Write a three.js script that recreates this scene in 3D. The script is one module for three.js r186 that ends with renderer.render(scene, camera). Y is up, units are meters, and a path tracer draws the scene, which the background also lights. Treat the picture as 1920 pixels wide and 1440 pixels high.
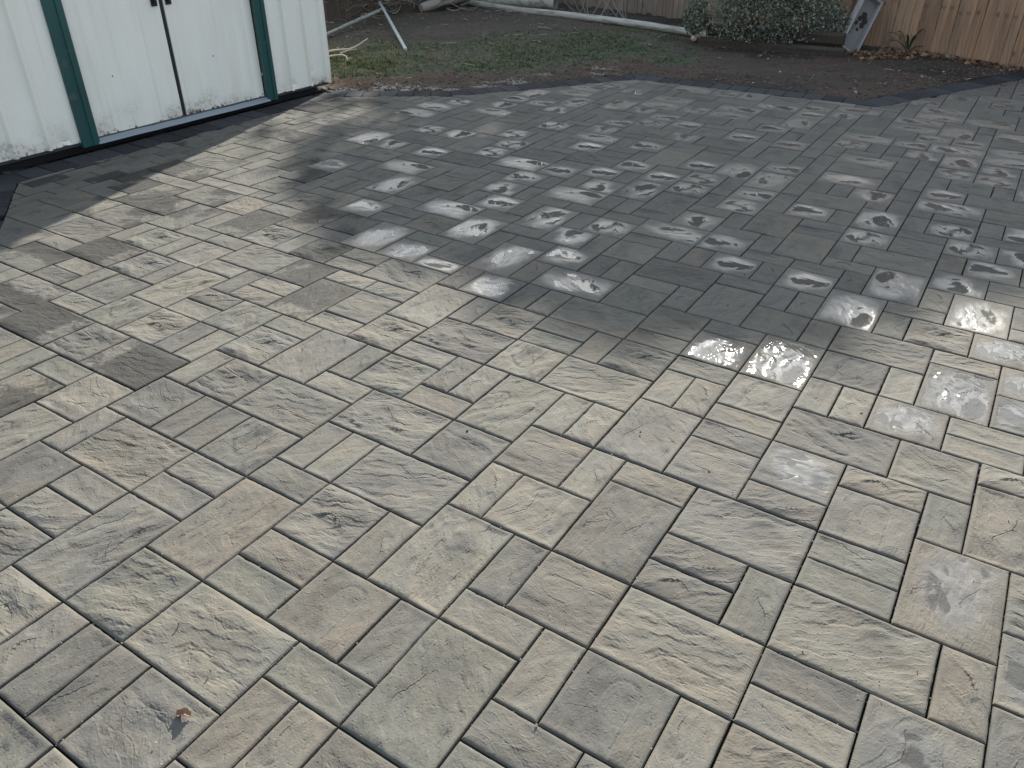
import * as THREE from 'three';
import { mergeGeometries } from 'three/addons/utils/BufferGeometryUtils.js';

// ---------------------------------------------------------------- camera, sky, sun, exposure
const EYE = 1.639, PITCH = 0.56576, ROLL = 0.00438;
const scene = new THREE.Scene();
const camera = new THREE.PerspectiveCamera(52.29, 1024 / 768, 0.05, 400);
camera.position.set(0, EYE, 0);
camera.rotation.set(-PITCH, 0, ROLL, 'YXZ');
scene.add(camera);

const SUN_AZ = [0.227, -0.974], SUN_EL = 25 * Math.PI / 180;           // from the shadow of the shed's corner
const sunDir = new THREE.Vector3(SUN_AZ[0] * Math.cos(SUN_EL), Math.sin(SUN_EL), SUN_AZ[1] * Math.cos(SUN_EL)).normalize();
const sun = new THREE.DirectionalLight(new THREE.Color().setRGB(1.0, 0.945, 0.85), 5);
sun.position.copy(sunDir).multiplyScalar(60); sun.target.position.set(0, 0, -4);
sun.castShadow = true; sun.shadow.mapSize.set(4096, 4096); sun.shadow.radius = 1.3;
Object.assign(sun.shadow.camera, { left: -16, right: 16, top: 16, bottom: -16, near: 1, far: 120 });
scene.add(sun, sun.target);

{ // clear winter sky: deep overhead, pale low down, a wide glow round the sun
  const W = 512, H = 256, a = new Float32Array(W * H * 4), d = new THREE.Vector3();
  const mix = (p, q, t) => p + (q - p) * t;
  for (let j = 0; j < H; j++) for (let i = 0; i < W; i++) {
    const el = ((j + 0.5) / H - 0.5) * Math.PI, az = ((i + 0.5) / W - 0.5) * 2 * Math.PI;
    d.set(Math.cos(el) * Math.cos(az), Math.sin(el), Math.cos(el) * Math.sin(az));
    const up = Math.max(0, d.y), t = Math.pow(1 - up, 2.2), ang = Math.acos(Math.min(1, d.dot(sunDir)));
    const glow = 2.6 * Math.exp(-ang / 0.22) + 1.9 * Math.exp(-ang / 0.55);
    const k = 0.52, o = (j * W + i) * 4;
    a[o] = k * (mix(0.33, 0.76, t) + glow); a[o + 1] = k * (mix(0.46, 0.86, t) + 0.96 * glow); a[o + 2] = k * (mix(0.66, 1.0, t) + 0.88 * glow); a[o + 3] = 1;
    if (d.y < 0) { a[o] = a[o + 1] = a[o + 2] = 0.12; }
  }
  const t = new THREE.DataTexture(a, W, H, THREE.RGBAFormat, THREE.FloatType);
  t.mapping = THREE.EquirectangularReflectionMapping; t.magFilter = t.minFilter = THREE.LinearFilter; t.needsUpdate = true;
  scene.background = t; scene.environment = t; scene.environmentIntensity = 1;
}
const renderer = new THREE.WebGLRenderer({ antialias: true });
renderer.setSize(1024, 768);
renderer.toneMapping = THREE.LinearToneMapping;
renderer.toneMappingExposure = 2.55;
renderer.shadowMap.enabled = true; renderer.shadowMap.type = THREE.PCFSoftShadowMap;

// ---------------------------------------------------------------- helpers
function Rng(s) { return () => { s = (s + 0x6D2B79F5) | 0; let t = Math.imul(s ^ (s >>> 15), 1 | s); t = (t + Math.imul(t ^ (t >>> 7), 61 | t)) ^ t; return ((t ^ (t >>> 14)) >>> 0) / 4294967296; }; }
const rnd = Rng(7), R = (a, b) => a + (b - a) * rnd(), clamp = (x, a, b) => Math.min(b, Math.max(a, x));
const sstep = (a, b, x) => { const t = clamp((x - a) / (b - a), 0, 1); return t * t * (3 - 2 * t); };
const PERM = new Float32Array(65536); { const r = Rng(11); for (let i = 0; i < 65536; i++) PERM[i] = r(); }
function noise(x, y) { // value noise, 0..1
  const xi = Math.floor(x), yi = Math.floor(y); let u = x - xi, v = y - yi; u = u * u * (3 - 2 * u); v = v * v * (3 - 2 * v);
  const X = xi & 255, Y = (yi & 255) << 8, X1 = (xi + 1) & 255, Y1 = ((yi + 1) & 255) << 8;
  const a = PERM[X | Y], b = PERM[X1 | Y], c = PERM[X | Y1], e = PERM[X1 | Y1];
  return a + (b - a) * u + (c - a + (a - b - c + e) * u) * v;
}
function fbm(x, y, n = 4) { let s = 0, k = 0.5, f = 0; for (let i = 0; i < n; i++) { s += k * noise(x, y); f += k; k *= 0.5; x = x * 2.03 + 17.3; y = y * 2.03 + 9.1; } return s / f; }
const used = new Map();
function numbered(n) { const k = used.get(n) || 0; used.set(n, k + 1); return k ? n + '_' + String(k).padStart(3, '0') : n; }
function put(name, geo, mat, parent = scene) { const m = new THREE.Mesh(geo, mat); m.name = parent === scene ? numbered(name) : name; m.castShadow = m.receiveShadow = true; parent.add(m); return m; }
function tag(o, label, category, group) { o.userData.label = label; if (category) o.userData.category = category; if (group) o.userData.group = group; return o; }
function structure(o, label) { o.userData.kind = 'structure'; if (label) o.userData.label = label; return o; }
function stuff(o, label, category) { o.userData.kind = 'stuff'; if (label) o.userData.label = label; if (category) o.userData.category = category; return o; }
function thing(name, label, category, x = 0, y = 0, z = 0, turn = 0, group) { const g = new THREE.Group(); g.name = numbered(name); g.position.set(x, y, z); g.rotation.y = turn; scene.add(g); return tag(g, label, category, group); }
const lin = (r, g, b) => new THREE.Color().setRGB(r, g, b);
const std = (c, rough = 0.9, more = {}) => new THREE.MeshStandardMaterial({ color: c, roughness: rough, ...more });
function tex(w, h, fn, srgb, wrap = THREE.RepeatWrapping) { // fn(i, j) -> [r, g, b] linear 0..1 for colour, or plain numbers
  const a = new Uint8Array(w * h * 4);
  const enc = (c) => { c = clamp(c, 0, 1); return 255 * (c <= 0.0031308 ? c * 12.92 : 1.055 * Math.pow(c, 1 / 2.4) - 0.055); };
  for (let j = 0; j < h; j++) for (let i = 0; i < w; i++) { const c = fn(i, j), o = (j * w + i) * 4;
    if (typeof c === 'number') a[o] = a[o + 1] = a[o + 2] = Math.round(255 * clamp(c, 0, 1)); else for (let k = 0; k < 3; k++) a[o + k] = Math.round(srgb ? enc(c[k]) : 255 * clamp(c[k], 0, 1));
    a[o + 3] = 255; }
  const t = new THREE.DataTexture(a, w, h); t.colorSpace = srgb ? THREE.SRGBColorSpace : THREE.NoColorSpace;
  t.wrapS = t.wrapT = wrap; t.magFilter = THREE.LinearFilter; t.minFilter = THREE.LinearMipmapLinearFilter; t.generateMipmaps = true; t.needsUpdate = true; return t;
}
function buf(pos, idx, uv) { const g = new THREE.BufferGeometry(); g.setAttribute('position', new THREE.Float32BufferAttribute(pos, 3)); if (uv) g.setAttribute('uv', new THREE.Float32BufferAttribute(uv, 2)); g.setIndex(idx); g.computeVertexNormals(); return g; }
function tube(points, r, seg = 8, rad = 7) { // r: number or function of 0..1
  const c = new THREE.CatmullRomCurve3(points.map((p) => new THREE.Vector3(...p))), g = new THREE.TubeGeometry(c, seg, 1, rad, false);
  const p = g.attributes.position, v = new THREE.Vector3(), q = new THREE.Vector3();
  for (let i = 0; i <= seg; i++) { c.getPointAt(i / seg, q); const k = typeof r === 'function' ? r(i / seg) : r;
    for (let j = 0; j <= rad; j++) { const n = i * (rad + 1) + j; v.fromBufferAttribute(p, n).sub(q).multiplyScalar(k).add(q); p.setXYZ(n, v.x, v.y, v.z); } }
  g.computeVertexNormals(); return g;
}
function cappedTube(points, r, seg = 8, rad = 9) { // closed at both ends
  const g = tube(points, r, seg, rad), p = g.attributes.position, add = [];
  for (const e of [0, seg]) { const b = e * (rad + 1); const c = new THREE.Vector3(); for (let j = 0; j < rad; j++) c.add(new THREE.Vector3().fromBufferAttribute(p, b + j)); c.divideScalar(rad);
    for (let j = 0; j < rad; j++) { const A = new THREE.Vector3().fromBufferAttribute(p, b + j), B = new THREE.Vector3().fromBufferAttribute(p, b + j + 1); add.push(c.x, c.y, c.z, ...(e ? [A.x, A.y, A.z, B.x, B.y, B.z] : [B.x, B.y, B.z, A.x, A.y, A.z])); } }
  const caps = new THREE.BufferGeometry(); caps.setAttribute('position', new THREE.Float32BufferAttribute(add, 3)); caps.setAttribute('uv', new THREE.Float32BufferAttribute(new Float32Array(add.length / 3 * 2), 2)); caps.computeVertexNormals();
  return mergeGeometries([g.toNonIndexed(), caps]);
}
function box(w, h, d, x = 0, y = 0, z = 0, bevel = 0.004) { // a box with chamfered edges
  const b = Math.min(bevel, w / 3, h / 3, d / 3), s = new THREE.Shape([[-w / 2 + b, -h / 2 + b], [w / 2 - b, -h / 2 + b], [w / 2 - b, h / 2 - b], [-w / 2 + b, h / 2 - b]].map((p) => new THREE.Vector2(...p)));
  const g = new THREE.ExtrudeGeometry(s, { depth: d - 2 * b, bevelEnabled: true, bevelThickness: b, bevelSize: b, bevelSegments: 1 });
  g.translate(x, y, z - d / 2 + b); return g;
}
// ---------------------------------------------------------------- the paved patio
const UNIT = 0.127, YAW = 0.567086, U0 = -14.30817, V0 = -29.64258;
const EU = [Math.cos(YAW), Math.sin(YAW)], EV = [-Math.sin(YAW), Math.cos(YAW)];
const worldOf = (u, v) => [UNIT * ((u + U0) * EU[0] + (v + V0) * EV[0]), UNIT * ((u + U0) * EU[1] + (v + V0) * EV[1])];
const latticeOf = (x, z) => [(x * EU[0] + z * EU[1]) / UNIT - U0, (x * EV[0] + z * EV[1]) / UNIT - V0];
const patio = new THREE.Group(); patio.name = 'patio'; scene.add(patio); structure(patio, 'patio of grey and tan textured concrete pavers, partly wet');
{ const o = worldOf(0, 0); patio.position.set(o[0], 0, o[1]); patio.rotation.y = -YAW; }

// moulds: a few cast relief patterns per size, as the paver maker has
const JOINT = 0.0055, PX = 0.00127;
const MOULDS = [];
function makeMould(kind, n, opt) {
  const [nu, nv] = { large: [3, 2], square: [2, 2], small: [2, 1] }[kind];
  const w = nu * UNIT - JOINT, d = nv * UNIT - JOINT, W = Math.round(w / PX), D = Math.round(d / PX), r = Rng(n * 97 + 5);
  const ph = opt.angle, ca = Math.cos(ph), sa = Math.sin(ph), ox = r() * 200, oy = r() * 200;
  const ledges = [];
  for (let k = 0; k < opt.ledges; k++) { // a jagged split edge: a polyline, high on one side and fading on the other
    const pts = [], x0 = w * (0.12 + 0.3 * r()), x1 = w * (0.6 + 0.3 * r()), z0 = d * (0.2 + 0.6 * r()), slope = (r() - 0.5) * 0.5, m = 7;
    for (let i = 0; i <= m; i++) pts.push([x0 + (x1 - x0) * i / m + (r() - 0.5) * 0.005, z0 + slope * (i / m - 0.5) * d + (r() - 0.5) * 0.010 + 0.014 * Math.sin(i * 0.9 + n)]);
    ledges.push({ pts, amp: (0.0026 + 0.0028 * r()) * opt.amp, fade: 0.022 + 0.04 * r(), side: r() < 0.7 ? 1 : -1 });
  }
  const H = new Float32Array(W * D), low = new Float32Array(W * D);
  for (let j = 0; j < D; j++) for (let i = 0; i < W; i++) {
    const x = (i + 0.5) * PX, z = (j + 0.5) * PX;
    const wx = x + 0.020 * (fbm(x * 22 + ox, z * 22 + oy, 3) - 0.5), wz = z + 0.020 * (fbm(x * 22 + oy, z * 22 + ox, 3) - 0.5);
    const a = wx * ca + wz * sa, b = -wx * sa + wz * ca;
    const L = fbm(a * 3.2 + ox, b * 7.5 + oy, 4) * 6.5, f = L - Math.floor(L);
    let h = ((Math.floor(L) + sstep(0.66, 1, f)) / 6.5 - 0.5) * 0.0200 * opt.amp;         // split layers
    h += (fbm(a * 8 + 31, b * 20 + 7 + ox, 4) - 0.5) * 0.0095 * opt.amp;               // ripples along the grain
    const cre = 1 - Math.abs(2 * fbm(a * 3.2 + 11 + oy, b * 8 + 3, 3) - 1); h -= 0.0030 * sstep(0.90, 1, cre) * opt.amp;  // winding creases
    h += (fbm(x * 9 + oy, z * 9 + ox, 2) - 0.5) * 0.0105 * opt.amp;                        // slow swell
    for (const e of ledges) {
      let best = 1, sgn = 1, along = 0;
      for (let k = 0; k + 1 < e.pts.length; k++) {
        const [px, pz] = e.pts[k], [qx, qz] = e.pts[k + 1], dx = qx - px, dz = qz - pz, t = clamp(((x - px) * dx + (z - pz) * dz) / (dx * dx + dz * dz), 0, 1);
        const ex = x - px - dx * t, ez = z - pz - dz * t, dist = Math.hypot(ex, ez);
        if (dist < best) { best = dist; sgn = dx * ez - dz * ex > 0 ? 1 : -1; along = (k + t) / (e.pts.length - 1); }
      }
      const taper = Math.min(1, 5 * along, 5 * (1 - along)), side = sgn * e.side;
      h += e.amp * taper * (side > 0 ? Math.exp(-best / e.fade) : -0.25 * Math.exp(-best / 0.006));
    }
    const bx = (x / w - 0.5 - opt.bx) / 0.40, bz = (z / d - 0.5 - opt.bz) / 0.40, bowl = Math.max(0, 1 - bx * bx - bz * bz);
    h -= opt.bowl * bowl * (0.7 + 0.6 * fbm(x * 14 + ox, z * 14, 2));
    h *= 0.22 + 0.78 * sstep(0.002, 0.026, Math.min(x, w - x, z, d - z));               // the rim is cast straight
    low[j * W + i] = h;
    const rg = 1 - Math.abs(2 * fbm(a * 17 + oy, b * 44 + ox, 3) - 1); h += (0.0011 * sstep(0.80, 1, rg) * opt.amp + (fbm(x * 110 + ox, z * 110 + oy, 3) - 0.5) * 0.0015 + (noise(x * 620 + ox, z * 620) - 0.5) * 0.0006) * (0.5 + 0.5 * sstep(0.004, 0.02, Math.min(x, w - x, z, d - z)));
    const pit = noise(x * 150 + oy, z * 150 + ox); if (pit > 0.86) h -= (pit - 0.86) * 0.011;
    const e = Math.min(x, w - x, z, d - z) + 0.004 * (fbm(x * 30 + oy, z * 30 + ox, 2) - 0.5); // tumbled, rounded edges
    const c = Math.max(0, Math.min(x, w - x, z, d - z, 0.012)), rim = 0.014, q = clamp((e + 0.001) / rim, 0, 1);
    h -= 0.0062 * (1 - Math.sqrt(1 - (1 - q) * (1 - q))) + (c < 0.0015 ? 0.0012 : 0);
    H[j * W + i] = h;
  }
  const at = (A, x, z) => { const fx = clamp(x / PX - 0.5, 0, W - 1.001), fz = clamp(z / PX - 0.5, 0, D - 1.001), i = Math.floor(fx), j = Math.floor(fz), u = fx - i, v = fz - j, o = j * W + i; return A[o] * (1 - u) * (1 - v) + A[o + 1] * u * (1 - v) + A[o + W] * (1 - u) * v + A[o + W + 1] * u * v; };
  const ticks = (len, step, fine) => { const e = fine ? [0, 0.0012, 0.0035, 0.0075, 0.013] : [0, 0.003, 0.010], n = Math.max(2, Math.round((len - 2 * e.at(-1)) / step)), t = [...e]; for (let i = 1; i < n; i++) t.push(e.at(-1) + (len - 2 * e.at(-1)) * i / n); return [...t, ...e.map((k) => len - k).reverse()]; };
  const grid = (step, fine) => {
    const xs = ticks(w, step, fine), zs = ticks(d, step, fine), pos = [], uv = [], idx = [], nx = xs.length, nz = zs.length;
    for (const z of zs) for (const x of xs) { pos.push(x - w / 2, at(H, x, z), z - d / 2); uv.push(x / w, z / d); }
    for (let j = 0; j + 1 < nz; j++) for (let i = 0; i + 1 < nx; i++) { const a = j * nx + i; idx.push(a, a + nx, a + 1, a + 1, a + nx, a + nx + 1); }
    const top = idx.length, ring = []; // sides
    for (let i = 0; i < nx; i++) ring.push(i); for (let j = 1; j < nz; j++) ring.push(j * nx + nx - 1); for (let i = nx - 2; i >= 0; i--) ring.push((nz - 1) * nx + i); for (let j = nz - 2; j > 0; j--) ring.push(j * nx);
    const b0 = pos.length / 3; for (const k of ring) { pos.push(pos[k * 3], pos[k * 3 + 1], pos[k * 3 + 2], pos[k * 3], -0.045, pos[k * 3 + 2]); uv.push(uv[k * 2], uv[k * 2 + 1], uv[k * 2], uv[k * 2 + 1]); }
    for (let k = 0; k < ring.length; k++) { const a = b0 + 2 * k, b = b0 + 2 * ((k + 1) % ring.length); idx.push(a, b, a + 1, b, b + 1, a + 1); }
    const g = buf(pos, idx, uv); g.userData = { top, xs, zs }; return g;
  };
  const m = { kind, nu, nv, w, d, W, D, H, low, at, opt, n, ox, oy };
  m.fine = grid(0.0068, true); m.coarse = grid(0.016, false);
  // what the fine relief adds to the mesh: bump
  const { xs, zs } = m.fine.userData, hx = (v, t) => { let k = 1; while (k < t.length - 1 && t[k] < v) k++; return [k - 1, (v - t[k - 1]) / (t[k] - t[k - 1])]; };
  const FX = [...Array(W).keys()].map((i) => hx((i + 0.5) * PX, xs)), FZ = [...Array(D).keys()].map((j) => hx((j + 0.5) * PX, zs));
  const P = m.fine.attributes.position, nx = xs.length;
  m.bump = tex(W, D, (i, j) => { const [a, u] = FX[i], [b, v] = FZ[j], o = b * nx + a, y = (k) => P.getY(k); const g = y(o) * (1 - u) * (1 - v) + y(o + 1) * u * (1 - v) + y(o + nx) * (1 - u) * v + y(o + nx + 1) * u * v; return 0.5 + (H[j * W + i] - g) / 0.010; }, false, THREE.ClampToEdgeWrapping);
  let s = [...low].sort((a, b) => a - b); m.q = (t) => s[Math.floor(t * (s.length - 1))];
  m.looks = {}; m.puddles = {};
  return m;
}
{ let n = 1; const A = [0.15, -0.25, 0.45, 0.02, -0.5];
  for (const [kind, list] of [['large', [[1, 2, .0016], [0.75, 1, .0026], [1.15, 2, .002], [0.8, 2, .0034]]], ['square', [[1, 2, .002], [0.65, 1, .0030], [1.05, 2, .0022], [0.8, 2, .0038]]], ['small', [[0.9, 1, .0], [0.55, 0, .0], [1.1, 1, .0], [0.7, 1, .0008]]]])
    list.forEach(([amp, ledges, bowl], k) => { const r = Rng(n * 13); MOULDS.push(makeMould(kind, n++, { amp, ledges, bowl, angle: A[(n + k) % 5], bx: (r() - 0.5) * 0.24, bz: (r() - 0.5) * 0.24 })); });
}
// how damp a spot of a mould is, 0..1: water stays in its low parts; level is the share of the top that is wet
function dampAt(m, i, j) { // drying unevenly: ragged patches, dark where water still sits in the concrete
  const x = (i + 0.5) * PX, z = (j + 0.5) * PX; return sstep(0.40, 0.56, fbm(x * 5.5 + m.oy, z * 5.5 + m.ox, 4) + 0.10 * (noise(x * 90, z * 90) - 0.5) + 0.05);
}
function wetAt(m, i, j, level) {
  if (level === 'damp') return dampAt(m, i, j);
  const x = (i + 0.5) * PX, z = (j + 0.5) * PX, e = Math.min(x, m.w - x, z, m.d - z);
  const far = Math.hypot((x / m.w - 0.5 - 0.6 * m.opt.bx) * 2, (z / m.d - 0.5 - 0.6 * m.opt.bz) * 2), lo = m.q(0.02), hi = m.q(0.98);
  return sstep(1.16, 0.46, far + level * (fbm(x * 11 + m.oy, z * 11 + m.ox, 3) - 0.5) + 0.18 * ((m.low[j * m.W + i] - lo) / (hi - lo) - 0.5) + 0.5 * Math.max(0, 0.02 - e) / 0.02);
}
const WATERLINE = 0.17, inBowl = (m, x, z) => Math.hypot(x / m.w - 0.5 - m.opt.bx, z / m.d - 0.5 - m.opt.bz) < 0.40 && Math.min(x, m.w - x, z, m.d - z) > 0.016;
function underWater(m, i, j) { const x = (i + 0.5) * PX, z = (j + 0.5) * PX; const r = Math.hypot(x / m.w - 0.5 - m.opt.bx, z / m.d - 0.5 - m.opt.bz), q = m.q(WATERLINE), s = 0.0012; return sstep(0.43, 0.37, r) * sstep(0.012, 0.020, Math.min(x, m.w - x, z, m.d - z)) * sstep(q + s, q - s * 0.3, m.low[j * m.W + i]); }
const TONES = [[1, 1, 1], [0.87, 0.88, 0.88], [1.1, 1.08, 1.03], [1.02, 0.98, 0.93], [0.95, 0.97, 0.94], [1.15, 1.14, 1.1], [0.8, 0.8, 0.8]];
function look(m, state, tone, variant) { // state: dry, damp, wet
  const key = state + tone + '_' + variant;
  if (m.looks[key]) return m.looks[key];
  const base = state === 'pool' ? 'wet' : state, tk = 'map' + base + (state === 'dry' ? variant : '');
  const level = base === 'wet' ? 0.7 : 'damp';
  if (!m.looks[tk]) {
    const s = (m.n * 7 + variant * 3) % 50, warm = [0.098, 0.089, 0.074], cool = [0.090, 0.0865, 0.0755], dark = [0.054, 0.052, 0.049];
    m.looks[tk] = tex(m.W, m.D, (i, j) => {
      const x = (i + 0.5) * PX + s * 3.1, z = (j + 0.5) * PX + s * 1.7;
      const a = sstep(0.3, 0.7, fbm(x * 9, z * 13, 4)), b = sstep(0.5, 0.78, fbm(x * 6 + 40, z * 10 + 11, 4)), g = 0.80 + 0.24 * fbm(x * 45, z * 45, 3) + 0.22 * noise(x * 420, z * 420);
      let k = 1; if (state !== 'dry') { k = 1 - (base === 'wet' ? 0.30 : 0.70) * wetAt(m, i, j, level); if (state !== 'damp') k *= 1 - 0.5 * underWater(m, i, j); }
      return [0, 1, 2].map((c) => k * g * (((cool[c] * (1 - a) + warm[c] * a) * (1 - 0.55 * b)) + dark[c] * 0.55 * b));
    }, true, THREE.ClampToEdgeWrapping);
    if (state !== 'dry') m.looks['film' + base] = tex(m.W, m.D, (i, j) => { const f = wetAt(m, i, j, level) * (state !== 'damp' ? 1 - 0.9 * underWater(m, i, j) : 1); return [f, 1 - 0.55 * f, 0]; }, false, THREE.ClampToEdgeWrapping);
  }
  const o = { color: lin(...TONES[tone]), map: m.looks[tk], roughness: 0.9, specularIntensity: 0.6, bumpMap: m.bump, bumpScale: state === 'wet' ? 0.005 : 0.010 };
  if (state !== 'dry') Object.assign(o, { clearcoat: state === 'damp' ? 0.10 : state === 'wet' && variant ? 0.65 : 1, clearcoatMap: m.looks['film' + base], clearcoatRoughness: state === 'wet' ? 0.34 : state === 'pool' ? 0.09 : 0.36 });
  if (state === 'wet') Object.assign(o, { roughnessMap: m.looks.filmwet, specularIntensity: 1 });
  return (m.looks[key] = new THREE.MeshPhysicalMaterial(o));
}
// cut triangles by a line: keep f(vertex) <= 0
function cutTris(src, f) {
  const out = [];
  for (let t = 0; t < src.length; t += 3) {
    const P = [src[t], src[t + 1], src[t + 2]], F = P.map(f), poly = [];
    if (F.every((v) => v <= 0)) { out.push(...P); continue; } if (F.every((v) => v > 0)) continue;
    for (let k = 0; k < 3; k++) { const a = P[k], b = P[(k + 1) % 3], fa = F[k], fb = F[(k + 1) % 3]; if (fa <= 0) poly.push(a); if ((fa <= 0) !== (fb <= 0)) { const s = fa / (fa - fb); poly.push(a.map((v, i) => v + (b[i] - v) * s)); } }
    for (let k = 1; k + 1 < poly.length; k++) out.push(poly[0], poly[k], poly[k + 1]);
  }
  return out;
}
function trisOf(g, upto) { const p = g.attributes.position, u = g.attributes.uv, n = g.attributes.normal, x = g.index, out = []; for (let k = 0; k < (upto ?? x.count); k++) { const i = x.getX(k); out.push([p.getX(i), p.getY(i), p.getZ(i), u.getX(i), u.getY(i), n.getX(i), n.getY(i), n.getZ(i)]); } return out; }
function fromTris(t) { const g = new THREE.BufferGeometry(), f = (o, n) => { const a = new Float32Array(t.length * n); t.forEach((v, i) => { for (let k = 0; k < n; k++) a[i * n + k] = v[o + k]; }); return new THREE.BufferAttribute(a, n); }; g.setAttribute('position', f(0, 3)); g.setAttribute('uv', f(3, 2)); g.setAttribute('normal', f(5, 3)); return g; }
const WATER = new THREE.MeshPhysicalMaterial({ color: 0xffffff, transmission: 1, thickness: 0, ior: 1.333, roughness: 0.03 });
function puddleOf(m, share) { // the sheet of standing water: the mould's top below a level, laid flat
  if (m.puddles[share] === undefined) {
    const level = m.q(share), t = cutTris(trisOf(m.coarse2 ||= m.fine, m.fine.userData.top), (v) => { const e = Math.min(m.w / 2 - Math.abs(v[0]), m.d / 2 - Math.abs(v[2])); const x = v[0] / m.w - m.opt.bx, z = v[2] / m.d - m.opt.bz; return Math.max(v[1] - level - 0.0007, (0.016 - e) * 0.3, (Math.hypot(x, z) - 0.40) * 0.02); });
    m.puddles[share] = t.length < 9 ? null : fromTris(t.map((v) => [v[0], level + 0.0008, v[2], v[3], v[4], 0, 1, 0]));
  }
  return m.puddles[share];
}

// edges of the patio: border line (outer edge) along the shed and along the yard, in world x, z
const SHED_N = [0.8434, 0.5372], SHED_D = [0.5372, -0.8434], BW = 0.245;
const FAR = [[-1.73, -7.78], [-0.62, -7.80], [1.25, -8.62], [3.25, -7.50], [5.62, -8.98]];
function farSeg(x) { let k = 0; while (k < FAR.length - 2 && x > FAR[k + 1][0]) k++; const [a, b] = [FAR[k], FAR[k + 1]], l = Math.hypot(b[0] - a[0], b[1] - a[1]); return { a, n: [(b[1] - a[1]) / l, -(b[0] - a[0]) / l] }; } // n points away from the patio
const INNER = -5.412;   // shed side: inner edge of the border, as x*nx + z*nz
const NOTCH = { a: [-3.228, -5.0], b: [-2.991, -4.421] };
const FENCE_A = [0.35, -14.93], FENCE_B = [5.55, -9.02], FL = Math.hypot(FENCE_B[0] - FENCE_A[0], FENCE_B[1] - FENCE_A[1]), FD = [(FENCE_B[0] - FENCE_A[0]) / FL, (FENCE_B[1] - FENCE_A[1]) / FL], FN = [-FD[1], FD[0]];
function outside(x, z) { // > 0 outside the field of pavers
  const s = farSeg(x), f1 = (x - s.a[0]) * s.n[0] + (z - s.a[1]) * s.n[1] + BW;
  const f2 = z < -4.42 ? INNER - (x * SHED_N[0] + z * SHED_N[1]) : -1;
  const nl = [NOTCH.b[0] - NOTCH.a[0], NOTCH.b[1] - NOTCH.a[1]], nn = Math.hypot(...nl), f3 = z < -3.7 ? -(((x - NOTCH.a[0]) * nl[1] - (z - NOTCH.a[1]) * nl[0]) / nn) : -1;
  const f4 = -((x - FENCE_A[0]) * FN[0] + (z - FENCE_A[1]) * FN[1]) + 0.03;
  return Math.max(f1, f2, f3, f4);
}
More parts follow.
